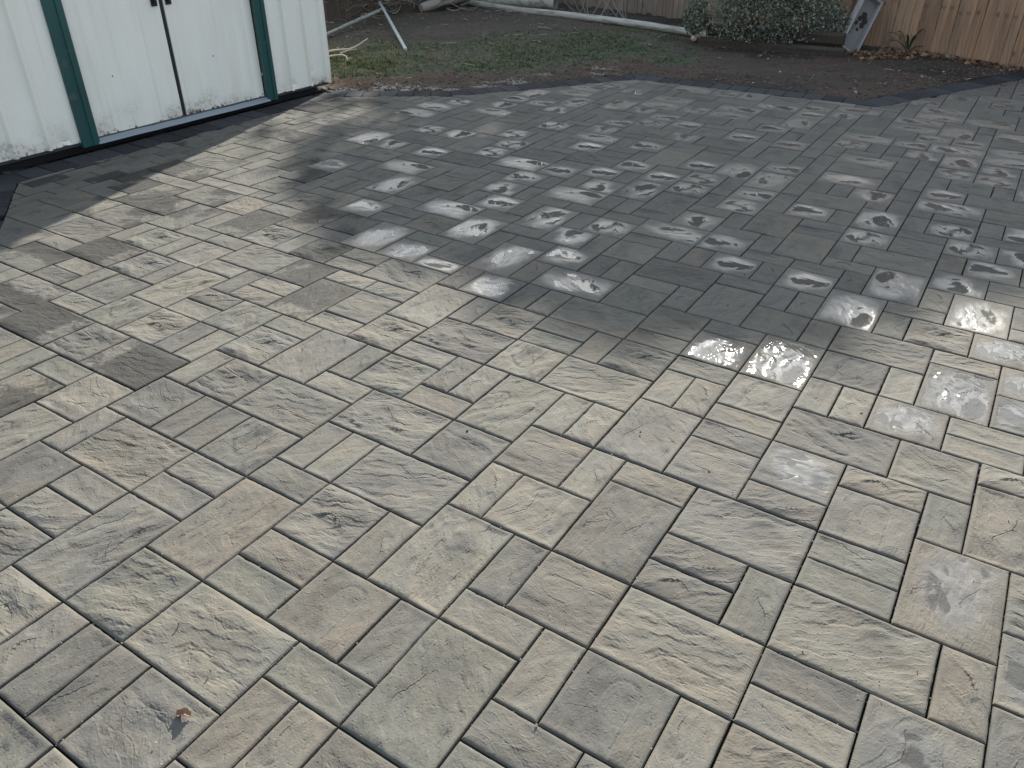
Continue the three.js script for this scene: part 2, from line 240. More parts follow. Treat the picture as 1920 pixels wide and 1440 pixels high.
// pavers read off the photograph: u, v, size in modules (u by v), then d = damp, w = standing water
const LAID = '-2,22,23 0,23,22 2,23,32 0,20,23 2,21,21 2,22,21 4,21,22 5,23,21 5,24,12 1,25,12 2,25,12 3,25,22 -4,23,21 4,19,12 5,18,23 7,18,12 7,20,21 8,18,22 9,20,12 10,20,22 6,21,12 7,21,23 9,22,21 10,18,32 10,16,21 10,17,21 12,16,12 13,16,32 16,16,12 15,13,23w 13,15,21 13,14,21 13,12,22 10,14,32 13,18,21 13,19,21 15,18,22w 15,11,12 -14,17,32d -11,17,22 -10,15,22 -8,15,12 -7,15,12 -6,13,21 -6,14,22 -4,13,23 -9,17,32d -6,16,12 -5,16,22 -10,19,21 -8,19,22 -6,18,22 -4,18,12 -6,20,12 -5,20,32 -3,18,12 -3,16,32 -2,18,22 -2,20,21 -2,21,21 -4,22,21 -6,22,22 0,19,21 0,17,12 -3,11,22 0,8,22 -1,10,32 -1,12,21 1,12,12 2,12,12 -1,13,22 -2,13,12 3,12,23 1,14,21 2,10,22 2,8,21 2,9,21 4,8,12 5,8,22 4,10,32 5,12,12 6,12,12 5,14,22 7,14,12 7,11,23 8,14,21 3,15,22 0,15,32 -2,15,21 2,17,32 1,17,12 5,16,12 6,16,22 8,15,23 2,19,22 8,3,22 10,3,12 7,5,21 7,6,22w 7,8,21 5,7,21 9,5,23w 11,3,32 11,5,22 13,5,12 11,7,12 12,7,12 9,8,22 9,10,21 9,11,21 11,9,32 13,7,22w 14,4,23w 14,3,21 11,11,22w 9,12,22 11,13,21 13,11,21 14,9,22 12,1,12 13,1,22 -24,11,22 -22,11,12 -23,9,22d -24,8,21 -22,6,23d -20,7,22d -21,9,32d -21,11,32 -23,13,32 -20,13,21 -20,14,32d -18,12,32d -18,10,12 -17,10,22 -18,7,23d -20,5,32d -16,9,21 -14,9,21 -15,10,12 -14,10,22 -15,12,22 -13,12,12 -17,14,21d -17,15,21d -15,14,12 -14,14,22 -12,12,23 -12,11,21 -12,9,32 -17,16,32d -14,16,21 -12,15,22 -10,14,21 -10,13,21 -10,11,12 -8,13,22 -15,6,23d -15,5,21 -17,5,22 -15,3,22 -13,7,22 -11,7,12 -10,7,22d -11,6,21 -13,4,23d -11,4,22d -13,2,12 -12,2,22w -9,4,23w -10,2,21 -10,3,21 -8,2,22 -7,4,21 -7,5,22w -8,7,21 -8,8,21 -6,7,32 -9,9,22d -9,11,21 -9,12,21 -7,10,23d -7,9,21 -5,9,21 -5,10,22 -5,12,21 -3,8,23 -5,6,21w -5,4,22 -3,6,12 -6,1,23w -9,0,32w -6,0,21 -7,-2,22w -5,-2,12 -4,-2,23w -4,1,21 -4,2,12 -3,2,21 -3,3,23w -2,0,22w -2,-2,12 -1,-2,22w 0,0,12 -1,2,22w -1,4,12 0,4,32w 1,2,12 2,2,12 -2,6,22w 0,6,12 1,6,12 2,6,32 3,4,22 3,3,21 1,0,22 1,-1,21 -1,8,12 3,1,32 3,-1,12 4,-1,12 5,-1,22w 7,-1,12 6,1,21 5,3,12 6,2,23 8,1,12 9,1,12 5,5,22 8,-1,22w 8,-2,21 6,-2,21 4,-3,22w 6,-4,12 5,-7,23 4,-4,21 4,-6,12 2,-5,22w 1,-3,32w 2,-6,21 3,-8,22w 2,-8,12 0,-7,23 0,-4,21 -1,-3,21 -1,-5,12 5,-9,12 6,-9,22w 8,-9,12 7,-7,21 7,-6,21 7,-5,23 9,-7,22w 9,-10,23w 9,-5,12 9,-3,21 10,-5,32 11,-8,21 11,-7,21 11,-6,21 11,-10,12 12,-10,22w 12,-11,21 13,-8,22w 13,-6,12 14,-6,22w 13,-4,22w 11,-3,23w 10,-2,12 10,0,23w 13,-2,12 14,-2,23w 12,0,21 7,9,12 8,9,12 15,7,21 15,8,21 16,9,21 16,10,23 16,5,22w 16,3,22w 15,1,22w 16,-2,22 16,0,21 17,15,22w 17,13,22 17,17,22 15,-4,21 15,-3,21 15,-8,22w'.split(' ');
const cells = new Map(), pavers = [];
const lay = (u, v, a, b, s, seen) => { for (let i = 0; i < a; i++) for (let j = 0; j < b; j++) cells.set((u + i) + ',' + (v + j), 1); pavers.push({ u, v, a, b, s, seen }); };
for (const t of LAID) { const [u, v, k] = t.split(','); lay(+u, +v, +k[0], +k[1], k[2] || '', true); }
{ // the rest of the field: the same three sizes, laid at random
  const r = Rng(23), free = (u, v, a, b) => { for (let i = 0; i < a; i++) for (let j = 0; j < b; j++) if (cells.has((u + i) + ',' + (v + j))) return false; return true; };
  const inField = (u, v) => { const [x, z] = worldOf(u + 0.5, v + 0.5); return x > -4.6 && x < 7.4 && z < 1.4 && z > -9.2 && outside(x, z) < 0.16; };
  const near = (u, v) => { const [x, z] = worldOf(u + 1, v + 1); return z > -5.2; };
  for (let v = -60; v < 60; v++) for (let u = -60; u < 60; u++) {
    if (cells.has(u + ',' + v) || !inField(u, v)) continue;
    const p = r(), opts = p < 0.30 ? [[3, 2], [2, 3], [2, 2]] : p < 0.66 ? [[2, 2], [2, 3], [1, 2]] : p < 0.84 ? [[2, 1], [1, 2], [2, 2]] : [[1, 2], [2, 1], [2, 3]];
    const all = [...opts, [2, 2], [2, 1], [1, 2], [1, 1]], o = all.find(([a, b]) => free(u, v, a, b));
    const q = r(), big = o[0] * o[1] >= 4, shade = worldOf(u, v)[1] < -2.6;
    const w0 = worldOf(u + 1, v + 1), strip = w0[0] < -1.1 - 0.12 * (w0[1] + 7), p1 = strip ? 0.05 : w0[0] < -0.2 ? 0.45 : 0.78;
    lay(u, v, ...o, big && shade ? (q < p1 ? 'w' : q < p1 + (strip ? 0.42 : 0) ? 'd' : '') : strip && shade && q < 0.2 ? 'd' : '', false);
  }
}
function project(x, z) { const c = Math.cos(PITCH), s = Math.sin(PITCH), zc = -z * c + EYE * s, yc = EYE * c + z * s; return [x / zc / (2 * Math.tan(0.4563) / 2 * 4 / 3), yc / zc / Math.tan(0.4563), zc]; }
function shown(p) { // share of the picture, roughly
  const q = [[0, 0], [1, 0], [1, 1], [0, 1]].map(([i, j]) => { const w = worldOf(p.u + i * p.a, p.v + j * p.b); return project(...w); });
  if (q.some((t) => t[2] < 0.2)) return 0; const c = q.map((t) => [clamp(t[0], -1, 1), clamp(t[1], -1, 1)]);
  let s = 0; for (let k = 0; k < 4; k++) { const a = c[k], b = c[(k + 1) % 4]; s += a[0] * b[1] - a[1] * b[0]; } return Math.abs(s) / 2;
}
for (const p of pavers) { const w = worldOf(p.u + p.a / 2, p.v + p.b / 2), cs = [[0, 0], [1, 0], [1, 1], [0, 1]].map(([i, j]) => outside(...worldOf(p.u + i * p.a, p.v + j * p.b))); p.cut = Math.max(...cs) > 0; p.gone = Math.min(...cs) > -0.01; p.area = shown(p) * (p.cut ? 0.5 : 1); }
pavers.sort((a, b) => b.area - a.area);
const rest = new Map(), restWater = []; let count = 0;
for (const p of pavers) {
  if (p.gone) continue;
  const kind = p.a * p.b === 6 ? 'large' : p.a * p.b === 4 ? 'square' : 'small', r = Rng((p.u + 80) * 331 + (p.v + 80) * 17);
  for (let k = 0; k < 4; k++) r();
  const sunny = worldOf(p.u + p.a / 2, p.v + p.b / 2)[1] > -3.0, state = p.s === 'w' ? (sunny ? 'pool' : 'wet') : p.s === 'd' ? 'damp' : 'dry', pool = MOULDS.filter((m) => m.kind === kind), own = count < 300 && p.area > 0 && !p.cut;
  let mi = Math.floor(r() * pool.length); if (p.s === 'w' && kind !== 'small') mi = [0, 1, 1, 2, 3, 3][Math.floor(r() * 6)];
  const m = pool[mi], tone = own ? Math.floor(r() * TONES.length) : [0, 1, 4][Math.floor(r() * 3)], mat = look(m, state, tone, r() < 0.5 ? 0 : 1);
  const turned = p.b > p.a, sq = kind === 'square' ? Math.floor(r() * 4) : (turned ? 1 : 0) + (r() < 0.5 ? 2 : 0);
  const o = new THREE.Object3D(); o.position.set((p.u + p.a / 2) * UNIT + (r() - 0.5) * 0.0015, (r() - 0.5) * 0.0026, (p.v + p.b / 2) * UNIT + (r() - 0.5) * 0.0015);
  o.rotation.set((r() - 0.5) * 0.007, sq * Math.PI / 2 + (r() - 0.5) * 0.008, (r() - 0.5) * 0.007);
  o.scale.y = state === 'wet' ? 0.5 : state === 'dry' ? 1 : 0.75;
  if (p.a * p.b === 1) o.scale.x = 0.485;
  const share = state === 'pool' ? 0.36 : p.s === 'w' ? WATERLINE : 0, water = share && kind !== 'small' ? puddleOf(m, share) : null;
  if (own) {
    const me = put('paver', m.fine, mat, patio); me.position.copy(o.position); me.rotation.copy(o.rotation); me.scale.copy(o.scale); count++;
    if (water) { const w = put('puddle', water, WATER, me); w.castShadow = false; }
    continue;
  }
  o.updateMatrix(); const nm = new THREE.Matrix3().getNormalMatrix(o.matrix), e = o.matrix.elements, ne = nm.elements;
  const move = (t) => t.map(([x, y, z, u, v, a, b, c]) => [e[0] * x + e[4] * y + e[8] * z + e[12], e[1] * x + e[5] * y + e[9] * z + e[13], e[2] * x + e[6] * y + e[10] * z + e[14], u, v, ne[0] * a + ne[3] * b + ne[6] * c, ne[1] * a + ne[4] * b + ne[7] * c, ne[2] * a + ne[5] * b + ne[8] * c]);
  const trim = (t) => p.cut ? cutTris(t, (v) => { const [x, z] = worldOf(v[0] / UNIT, v[2] / UNIT); return outside(x, z) + 0.004; }) : t;
  const g = p.area > 0 ? m.coarse : (m.rough ||= m.coarse);
  if (!rest.has(mat)) rest.set(mat, []); for (const v of trim(move(trisOf(g)))) rest.get(mat).push(v);
  if (water && p.area > 0) { const wt = water.attributes.position, t = []; for (let k = 0; k < wt.count; k++) t.push([wt.getX(k), wt.getY(k), wt.getZ(k), 0, 0, 0, 1, 0]); for (const v of trim(move(t))) restWater.push(v); }
}
{ const mats = [...rest.keys()], all = [], g0 = []; let at = 0; for (const m of mats) { const t = rest.get(m); g0.push([at, t.length]); at += t.length; for (const v of t) all.push(v); }
  const g = fromTris(all); g0.forEach(([s, n], k) => g.addGroup(s, n, k));
  const me = put('far_pavers', g, mats, patio); stuff(me, 'smaller and farther pavers of the same patio');
  if (restWater.length) { const w = put('far_puddles', fromTris(restWater), WATER, patio); w.castShadow = false; stuff(w, 'small puddles standing on the farther pavers'); }
}
{ // dark sand in the joints, a sheet below the tops, and the border course
  const sandMat = std(lin(0.022, 0.020, 0.018), 0.97), pts = [[-4.9, 1.7], [-4.9, -3.6], [-3.05, -4.5], [-3.45, -4.9], [-3.55, -5.2], [-1.75, -7.95], [-1.73, -7.75], ...FAR.slice(1), [9, -5.1], [9, 1.7]].map(([x, z]) => { const [u, v] = latticeOf(x, z); return new THREE.Vector2(u * UNIT, -v * UNIT); });
  const g = new THREE.ShapeGeometry(new THREE.Shape(pts)); g.rotateX(-Math.PI / 2); g.translate(0, -0.036, 0);
  put('joint_sand', g, sandMat, patio);
}
const borderTex = tex(256, 256, (i, j) => { const g = 0.7 + 0.35 * fbm(i * 0.04, j * 0.05, 4) + 0.3 * noise(i * 0.9, j * 0.9); return [0.026 * g, 0.0275 * g, 0.030 * g]; }, true);
const borderBump = tex(256, 256, (i, j) => 0.6 * fbm(i * 0.07, j * 0.07, 4) + 0.4 * noise(i * 0.7, j * 0.7), false);
const borderMats = [1, 0.72, 1.3, 0.86].map((k) => new THREE.MeshPhysicalMaterial({ color: lin(k, k, k), roughness: 0.9, specularIntensity: 0.35, map: borderTex, bumpMap: borderBump, bumpScale: 0.0022 }));
function borderPaver(quad, k) { // four corners (world x, z), shrunk by half a joint, with a chamfered top
  const c = quad.reduce((s, p) => [s[0] + p[0] / 4, s[1] + p[1] / 4], [0, 0]);
  const ring = (d) => quad.map(([x, z]) => { const l = Math.hypot(x - c[0], z - c[1]); return [x - (x - c[0]) * d / l, z - (z - c[1]) * d / l]; });
  const A = ring(0.006), B = ring(0.006), C = ring(0.013), pos = [], uv = [], idx = [], h = (rnd() - 0.5) * 0.003, off = rnd() * 5;
  const P = (r, y) => r.forEach(([x, z]) => { const [u, v] = latticeOf(x, z); pos.push(u * UNIT, y, v * UNIT); uv.push((x - c[0]) * 2 + off, (z - c[1]) * 2 + off); });
  P(A, -0.045); P(B, h - 0.004); P(B, h - 0.004); P(C, h); P(C, h);
  for (let i = 0; i < 4; i++) { const j = (i + 1) % 4; idx.push(i, 4 + i, j, j, 4 + i, 4 + j, 8 + i, 12 + i, 8 + j, 8 + j, 12 + i, 12 + j); }
  idx.push(16, 19, 17, 17, 19, 18);
  const g = buf(pos, idx, uv), n = g.attributes.normal; if (n.getY(16) < 0) { const a = g.index.array; for (let t = 0; t < a.length; t += 3) { const s = a[t]; a[t] = a[t + 1]; a[t + 1] = s; } g.computeVertexNormals(); }
  return put('border_paver', g, borderMats[k % 4], patio);
}
{ let k = 0; const run = (a, b, n, na, nb) => { // outer edge a..b; n towards the patio; na, nb: how far the inner edge is drawn in or out at the ends
    const l = Math.hypot(b[0] - a[0], b[1] - a[1]), d = [(b[0] - a[0]) / l, (b[1] - a[1]) / l], m = Math.max(1, Math.round(l / 0.1705));
    for (let i = 0; i < m; i++) { const s0 = l * i / m, s1 = l * (i + 1) / m, q0 = s0 + (i === 0 ? na : 0), q1 = s1 + (i === m - 1 ? nb : 0), at = (s, w) => [a[0] + d[0] * s + n[0] * w, a[1] + d[1] * s + n[1] * w];
      borderPaver([at(s0, 0), at(s1, 0), at(q1, BW), at(q0, BW)], Math.floor(rnd() * 4)); k++; } };
  const inn = (a, b) => { const l = Math.hypot(b[0] - a[0], b[1] - a[1]); return [-(b[1] - a[1]) / l, (b[0] - a[0]) / l]; };
  const turn = (i) => { const a = FAR[i - 1], b = FAR[i], c = FAR[i + 1], t = Math.atan2(c[1] - b[1], c[0] - b[0]) - Math.atan2(b[1] - a[1], b[0] - a[0]); return Math.tan(t / 2) * BW; };
  for (let i = 0; i + 1 < FAR.length; i++) run(FAR[i], FAR[i + 1], inn(FAR[i], FAR[i + 1]), i ? turn(i) : 0, i + 2 < FAR.length ? -turn(i + 1) : 0);
  const o = INNER - BW, P = (s, w = o) => { const b = [-3.06, -5.82], w0 = b[0] * SHED_N[0] + b[1] * SHED_N[1]; return [b[0] + SHED_D[0] * s + SHED_N[0] * (w - w0), b[1] + SHED_D[1] * s + SHED_N[1] * (w - w0)]; };
  run(P(-0.86), P(2.28), SHED_N, 0, 0);
  const nl = [NOTCH.b[0] - NOTCH.a[0], NOTCH.b[1] - NOTCH.a[1]], nn = Math.hypot(...nl), out = [-nl[1] / nn, nl[0] / nn];
  run([NOTCH.a[0] + out[0] * BW, NOTCH.a[1] + out[1] * BW], [NOTCH.b[0] + out[0] * BW, NOTCH.b[1] + out[1] * BW], [-out[0], -out[1]], 0, 0);
}
// ---------------------------------------------------------------- the yard's ground: one sheet to the horizon
const farOuter = (x) => { const s = farSeg(x); return s.a[1] - ((x - s.a[0]) * s.n[0]) / s.n[1]; };
const beyond = (x, z) => { const s = farSeg(x); const f1 = (x - s.a[0]) * s.n[0] + (z - s.a[1]) * s.n[1]; const f4 = -((x - FENCE_A[0]) * FN[0] + (z - FENCE_A[1]) * FN[1]); const f2 = x < -1.4 ? -5.86 - (x * SHED_N[0] + z * SHED_N[1]) : -1; const f5 = z < -3.6 && z > -5.6 && x < -2.4 ? -((x - NOTCH.a[0]) * 0.925 - (z - NOTCH.a[1]) * 0.379) - BW : -1; return Math.max(f1, f4, Math.min(f2, 1), f5); };
const grassAt = (x, z) => { // 0 bare soil .. 1 grass
  const d = beyond(x, z), n = fbm(x * 1.7 + 3, z * 1.7 + 8, 4) - 0.5;
  const right = sstep(1.5, 2.6, x + 0.5 * n), edge = sstep(0.42 + 0.25 * right, 0.85 + 0.4 * right, d + 0.75 * n), deep = sstep(3.3, 2.3, d + 1.2 * n);
  return clamp(edge * (0.12 + 0.8 * deep) * (1 - 0.8 * right) * (0.62 + 0.38 * sstep(0.36, 0.60, fbm(x * 2.4 + 31, z * 3.1 + 5, 4))) + 0.12 * n, 0, 1);
};
function groundY(x, z) {
  const d = beyond(x, z); if (d < -0.02) return -0.07;
  const edge = sstep(-0.02, 0.05, d);
  return -0.07 + edge * (0.058 + 0.02 * sstep(0.05, 1.2, d) + 0.035 * (fbm(x * 2.3, z * 2.3, 3) - 0.5) * sstep(0.1, 0.6, d) + 0.036 * (fbm(x * 11, z * 11, 4) - 0.42));
}
{
  const axis = (lo, hi, a, b, fine) => { const t = []; for (let s = 60; s > 0.25; s *= 0.62) t.push(lo - s); for (let v = lo; v <= hi + 1e-6; v += v >= a && v < b ? fine : 0.4) t.push(v); for (let s = 0.3; s < 90; s /= 0.62) t.push(hi + s); return t; };
  const xs = axis(-6, 9, -3.2, 7.2, 0.045), zs = axis(-18, 3, -15.6, -7, 0.045), nx = xs.length, pos = [], uv = [], idx = [];
  for (const z of zs) for (const x of xs) { pos.push(x, groundY(x, z), z); uv.push((x + 4) / 13, (z + 16.5) / 13); }
  for (let j = 0; j + 1 < zs.length; j++) for (let i = 0; i + 1 < nx; i++) { const a = j * nx + i; idx.push(a, a + nx, a + 1, a + 1, a + nx, a + nx + 1); }
  const N = 1400, map = tex(N, N, (i, j) => {
    const x = i / N * 13 - 4, z = j / N * 13 - 16.5, g = grassAt(x, z), d = beyond(x, z);
    const n = fbm(x * 5, z * 5, 4), f = 0.62 + 0.75 * fbm(x * 28, z * 28, 3), red = sstep(0.45, 0.62, fbm(x * 2.2 + 5, z * 2.2, 3));
    let c = [0.036 + 0.010 * red, 0.027 - 0.001 * red, 0.0175 - 0.001 * red].map((v) => v * f * (0.75 + 0.5 * n));
    const wetDark = sstep(0.52, 0.66, fbm(x * 1.3 + 20, z * 2.6 + 4, 4)); c = c.map((v) => v * 0.85 * (1 - 0.65 * wetDark));
    const thatch = [0.062, 0.056, 0.036], green = [0.028, 0.046, 0.018], m = sstep(0.25, 0.75, g + 0.5 * (fbm(x * 16, z * 16, 3) - 0.5)), gg = sstep(0.35, 0.65, fbm(x * 6 + 9, z * 6 + 2, 3));
    const t = [0, 1, 2].map((k) => f * (thatch[k] * (1 - gg) + green[k] * gg)); c = c.map((v, k) => v * (1 - m) + t[k] * m);
    const grey = sstep(2.0, 3.4, d + 1.2 * (n - 0.5)) * (1 - sstep(1.6, 2.4, x)); c = c.map((v, k) => v * (1 - 0.6 * grey) + [0.056, 0.050, 0.038][k] * f * 0.6 * grey);
    // spilled pale bedding sand near the edging
    const s = sstep(0.30, 0.10, Math.abs(d - 0.14 - 0.1 * Math.sin(x * 2.1))) * sstep(0.50, 0.66, fbm(x * 3.2 + 7, z * 9 + 1, 4)) * sstep(0.36, 0.55, fbm(x * 22, z * 22, 3)) * (1 - sstep(1.3, 1.8, x));
    return c.map((v, k) => v * (1 - 0.6 * s) + [0.28, 0.265, 0.235][k] * 0.6 * s);
  }, true, THREE.ClampToEdgeWrapping);
  const bump = tex(512, 512, (i, j) => 0.55 * fbm(i * 0.08, j * 0.08, 4) + 0.45 * fbm(i * 0.3, j * 0.3, 2), false); bump.repeat.set(13 / 1.1, 13 / 1.1);
  structure(put('ground', buf(pos, idx, uv), std(lin(1, 1, 1), 0.95, { map, bumpMap: bump, bumpScale: 0.02 })), 'bare brown soil and thin grass behind the patio');
}
const onGround = (x, z) => groundY(x, z);

// ---------------------------------------------------------------- white metal storage shed
{
  const shed = thing('storage_shed', 'white ribbed metal storage shed with green door jambs', 'shed', -3.06, 0, -5.82, Math.atan2(0.8434, 0.5372));
  const paintTex = (seed, dirt) => tex(512, 512, (i, j) => { // 2 m by 2 m; j = 0 is the foot
    const x = i / 512 * 2, y = j / 512 * 2, n = fbm(x * 2 + seed, y * 1.1, 4), g = 0.96 + 0.08 * (fbm(x * 9 + seed, y * 2.2, 3) - 0.5) + 0.03 * (noise(i * 0.8, j * 0.8) - 0.5);
    let c = [0.88, 0.85, 0.73].map((v) => v * g * (0.95 + 0.1 * n));
    // spattered soil and rust along the foot
    const speck = noise(x * 150 + seed, y * 120) * 0.6 + noise(x * 70, y * 60 + seed) * 0.4, b = dirt * sstep(0.20 + 0.4 * (n - 0.5), 0.0, y) * (0.25 + 0.75 * sstep(0.4, 0.8, speck)) * sstep(0.35, 0.62, fbm(x * 3 + seed, y * 4, 3));
    c = c.map((v, k) => v * (1 - 0.6 * b) + [0.25, 0.195, 0.135][k] * 0.6 * b);
    const rust = dirt * sstep(0.035, 0.0, y) * sstep(0.5, 0.75, noise(x * 60 + 5, y * 40 + seed) * 0.6 + 0.4 * noise(x * 13, seed)); c = c.map((v, k) => v * (1 - 0.8 * rust) + [0.11, 0.075, 0.045][k] * 0.8 * rust);
    const streak = sstep(0.62, 0.8, fbm(x * 26 + seed, y * 0.7, 2)) * 0.10; return c.map((v, k) => v * (1 - streak * [0.6, 0.8, 1][k]));
  }, true);
  const wallMat = std(lin(1, 1, 1), 0.42, { map: paintTex(3, 1.1), side: THREE.DoubleSide }), doorMat = std(lin(1, 1, 1), 0.42, { map: paintTex(17, 1.5), side: THREE.DoubleSide });
  const greenTex = tex(128, 512, (i, j) => { const n = fbm(i * 0.05, j * 0.012, 4), f = sstep(0.70, 0.78, fbm(i * 0.16 + 3, j * 0.05, 3)); const c = [0.016, 0.072, 0.064].map((v) => v * (0.8 + 0.4 * n)); return c.map((v, k) => v * (1 - f) + [0.05, 0.08, 0.075][k] * f); }, true);
  const green = std(lin(1, 1, 1), 0.38, { map: greenTex, side: THREE.DoubleSide }), black = std(lin(0.012, 0.012, 0.013), 0.5), dark = std(lin(0.02, 0.02, 0.02), 0.85);
  const galv = std(lin(0.20, 0.235, 0.25), 0.5, { metalness: 0.35, bumpMap: borderBump, bumpScale: 0.0012 });
  // a sheet folded along a profile [s, z], y0..y1, with rows for dents
  const sheet = (prof, y0, y1, rows, dent) => { const pos = [], uv = [], idx = [], n = prof.length;
    for (let j = 0; j <= rows; j++) { const y = y0 + (y1 - y0) * Math.pow(j / rows, 2.2); prof.forEach(([s, z]) => { const [ds, dy, dz] = dent ? dent(s, y, z) : [0, 0, 0]; pos.push(s + ds, y + dy, z + dz); uv.push(s / 2 + 0.5, (y - y0) / 2); }); }
    for (let j = 0; j < rows; j++) for (let i = 0; i + 1 < n; i++) { const a = j * n + i; idx.push(a, a + 1, a + n, a + 1, a + n + 1, a + n); }
    return buf(pos, idx, uv).toNonIndexed(); };
  const ribbed = (s0, s1, ribs, z) => { const p = []; let s = s0; for (const r of ribs) { for (; s < r - 0.025; s += 0.03) p.push([s, z]); p.push([r - 0.022, z], [r - 0.018, z + 0.004], [r - 0.010, z + 0.027], [r - 0.004, z + 0.030], [r + 0.006, z + 0.030], [r + 0.012, z + 0.026], [r + 0.016, z + 0.004], [r + 0.020, z]); s = r + 0.03; } for (; s < s1; s += 0.03) p.push([s, z]); p.push([s1, z]); return p; };
  const dents = (list) => (s, y, z) => { let dz = 0.0022 * (fbm(s * 5 + 2, y * 2.2, 3) - 0.5), dy = 0; for (const [a, b, r, k] of list) { const q = Math.hypot(s - a, (y - b) * 0.8) / r; if (q < 1) { dz += k * (1 - q) * (1 - q) * (0.6 + 0.8 * noise(s * 90 + a * 9, y * 70)); dy += 0.25 * Math.abs(k) * (1 - q) * (noise(s * 60, y * 60) - 0.3); } } return [0, dy, dz]; };
  const crease = (g) => { g.computeVertexNormals(); return g; };
  const FOOT = 0.07, TOP = 2.03, panel = (s0, s1, ribs, list, label) => { const m = put('wall_panel', crease(sheet(ribbed(s0, s1, ribs, 0.012), FOOT, TOP, 34, dents(list))), wallMat, shed); if (label) m.userData.label = label; };
  panel(-2.45, -0.125, [-2.29, -2.05, -1.81, -1.57, -1.33, -1.09, -0.85, -0.61, -0.37], [[-0.24, 0.10, 0.07, -0.02], [-0.37, 0.08, 0.05, -0.008], [-0.62, 0.06, 0.04, -0.006]]);
  panel(1.715, 2.41, [1.93, 2.17, 2.37], [[1.84, 0.085, 0.06, -0.014], [1.95, 0.12, 0.065, -0.022], [2.19, 0.10, 0.07, -0.024], [2.19, 0.20, 0.05, -0.014], [2.33, 0.07, 0.05, -0.016], [2.40, 0.12, 0.08, -0.014]], 'dented white panel at the shed corner');
  // jambs: folded green channels
  for (const [a, b] of [[-0.135, -0.005], [1.625, 1.735]]) { const w = b - a; put('door_jamb', crease(sheet([[a, 0.0], [a, 0.034], [a + 0.004, 0.038], [a + w * 0.36, 0.038], [a + w * 0.39, 0.031], [a + w * 0.60, 0.031], [a + w * 0.63, 0.040], [a + w * 0.93, 0.042], [a + w, 0.036], [b, -0.03]], 0.035, TOP, 3)), green, shed); }
  // doors: shallow upright flutes
  const flutes = (s0, s1) => { const p = [[s0, -0.04], [s0, -0.012]]; for (let s = s0 + 0.012; s < s1 - 0.01; s += 0.105) { for (const [q, e] of [[0, -0.0105], [0.03, -0.0105], [0.055, -0.0125], [0.08, -0.0155], [0.095, -0.0135]]) if (s + q < s1 - 0.008) p.push([s + q, e]); } p.push([s1, -0.012], [s1, -0.04]); return p; };
  [[0.0, 0.766, 'left'], [0.804, 1.622, 'right']].forEach(([a, b, side]) => {
    const door = put('door', crease(sheet(flutes(a, b), 0.072, TOP - 0.05, 30, (s, y) => [0, 0, 0.003 * (fbm(s * 4 + a, y * 2.5, 3) - 0.5)])), doorMat, shed);
    const hx = side === 'left' ? b - 0.045 : a + 0.04;
    put('handle', mergeGeometries([box(0.052, 0.21, 0.006, hx, 0.985, -0.006), box(0.020, 0.17, 0.016, hx, 0.985, 0.016, 0.006), box(0.02, 0.018, 0.03, hx, 0.91, 0.004), box(0.02, 0.018, 0.03, hx, 1.06, 0.004)]), black, door);
    for (const [s, y] of side === 'left' ? [[0.25, 0.46], [0.30, 0.98]] : [[1.16, 0.47], [1.13, 1.0]]) { const g = new THREE.SphereGeometry(0.007, 8, 4, 0, Math.PI * 2, 0, Math.PI / 2); g.rotateX(Math.PI / 2); g.translate(s, y, -0.0135); put('screw', g, side === 'left' ? galv : dark, door); }
  });
  put('door_gap_strip', box(0.036, 1.9, 0.012, 0.785, 1.02, -0.024), black, shed);
  // sill: a sloped metal strip under the doors
  { const p = [[-0.002, -0.03, 0.072], [0, 0.008, 0.068], [0, 0.040, 0.046], [0, 0.045, 0.036], [0, 0.040, 0.034], [0, 0.0, 0.045]], pos = [], idx = [], n = p.length; const rows = 24;
    for (let j = 0; j <= rows; j++) { const s = -0.02 + 1.655 * j / rows, w = 0.004 * (noise(j * 0.7, 3) - 0.5); p.forEach(([, z, y]) => pos.push(s, y + w, z + w)); }
    for (let j = 0; j < rows; j++) for (let i = 0; i + 1 < n; i++) { const a = j * n + i; idx.push(a, a + 1, a + n, a + 1, a + n + 1, a + n); }
    put('door_sill', buf(pos, idx, pos.filter((_, i) => i % 3 < 2)).toNonIndexed(), galv, shed).geometry.computeVertexNormals(); }
  put('base_rail', box(4.86, 0.03, 0.03, -0.02, 0.060, -0.008), std(lin(0.035, 0.037, 0.04), 0.6), shed);
  put('floor_frame', box(4.7, 0.08, 2.2, -0.02, 0.003, -1.20), dark, shed);
  // side and back walls, gables and roof, closed
  const side = (x) => put('side_wall', box(0.012, TOP - 0.05, 2.42, x, TOP / 2 + 0.03, -1.215), wallMat, shed); side(2.40); side(-2.445);
  put('back_wall', box(4.84, TOP - 0.05, 0.012, -0.02, TOP / 2 + 0.03, -2.43), wallMat, shed);
  put('corner_trim', crease(sheet([[2.385, 0.012], [2.385, 0.03], [2.425, 0.032], [2.43, 0.0], [2.43, -0.035]], FOOT - 0.01, TOP, 20, dents([[2.42, 0.09, 0.1, -0.012]]))), wallMat, shed);
  for (const x of [2.40, -2.445]) { const s = new THREE.Shape([[0, 0], [2.46, 0], [1.23, 0.4]].map((p) => new THREE.Vector2(...p))), g = new THREE.ExtrudeGeometry(s, { depth: 0.012, bevelEnabled: false }); g.rotateY(Math.PI / 2); g.translate(x - 0.006, TOP, 0.015); put('gable', g, wallMat, shed); }
  for (const k of [1, -1]) { const g = box(4.98, 0.02, 1.36, 0, 0, 0); g.rotateX(k * Math.atan2(0.4, 1.23)); g.translate(-0.02, TOP + 0.206, -1.215 + k * 0.63); put('roof_slope', g, green, shed); }
}

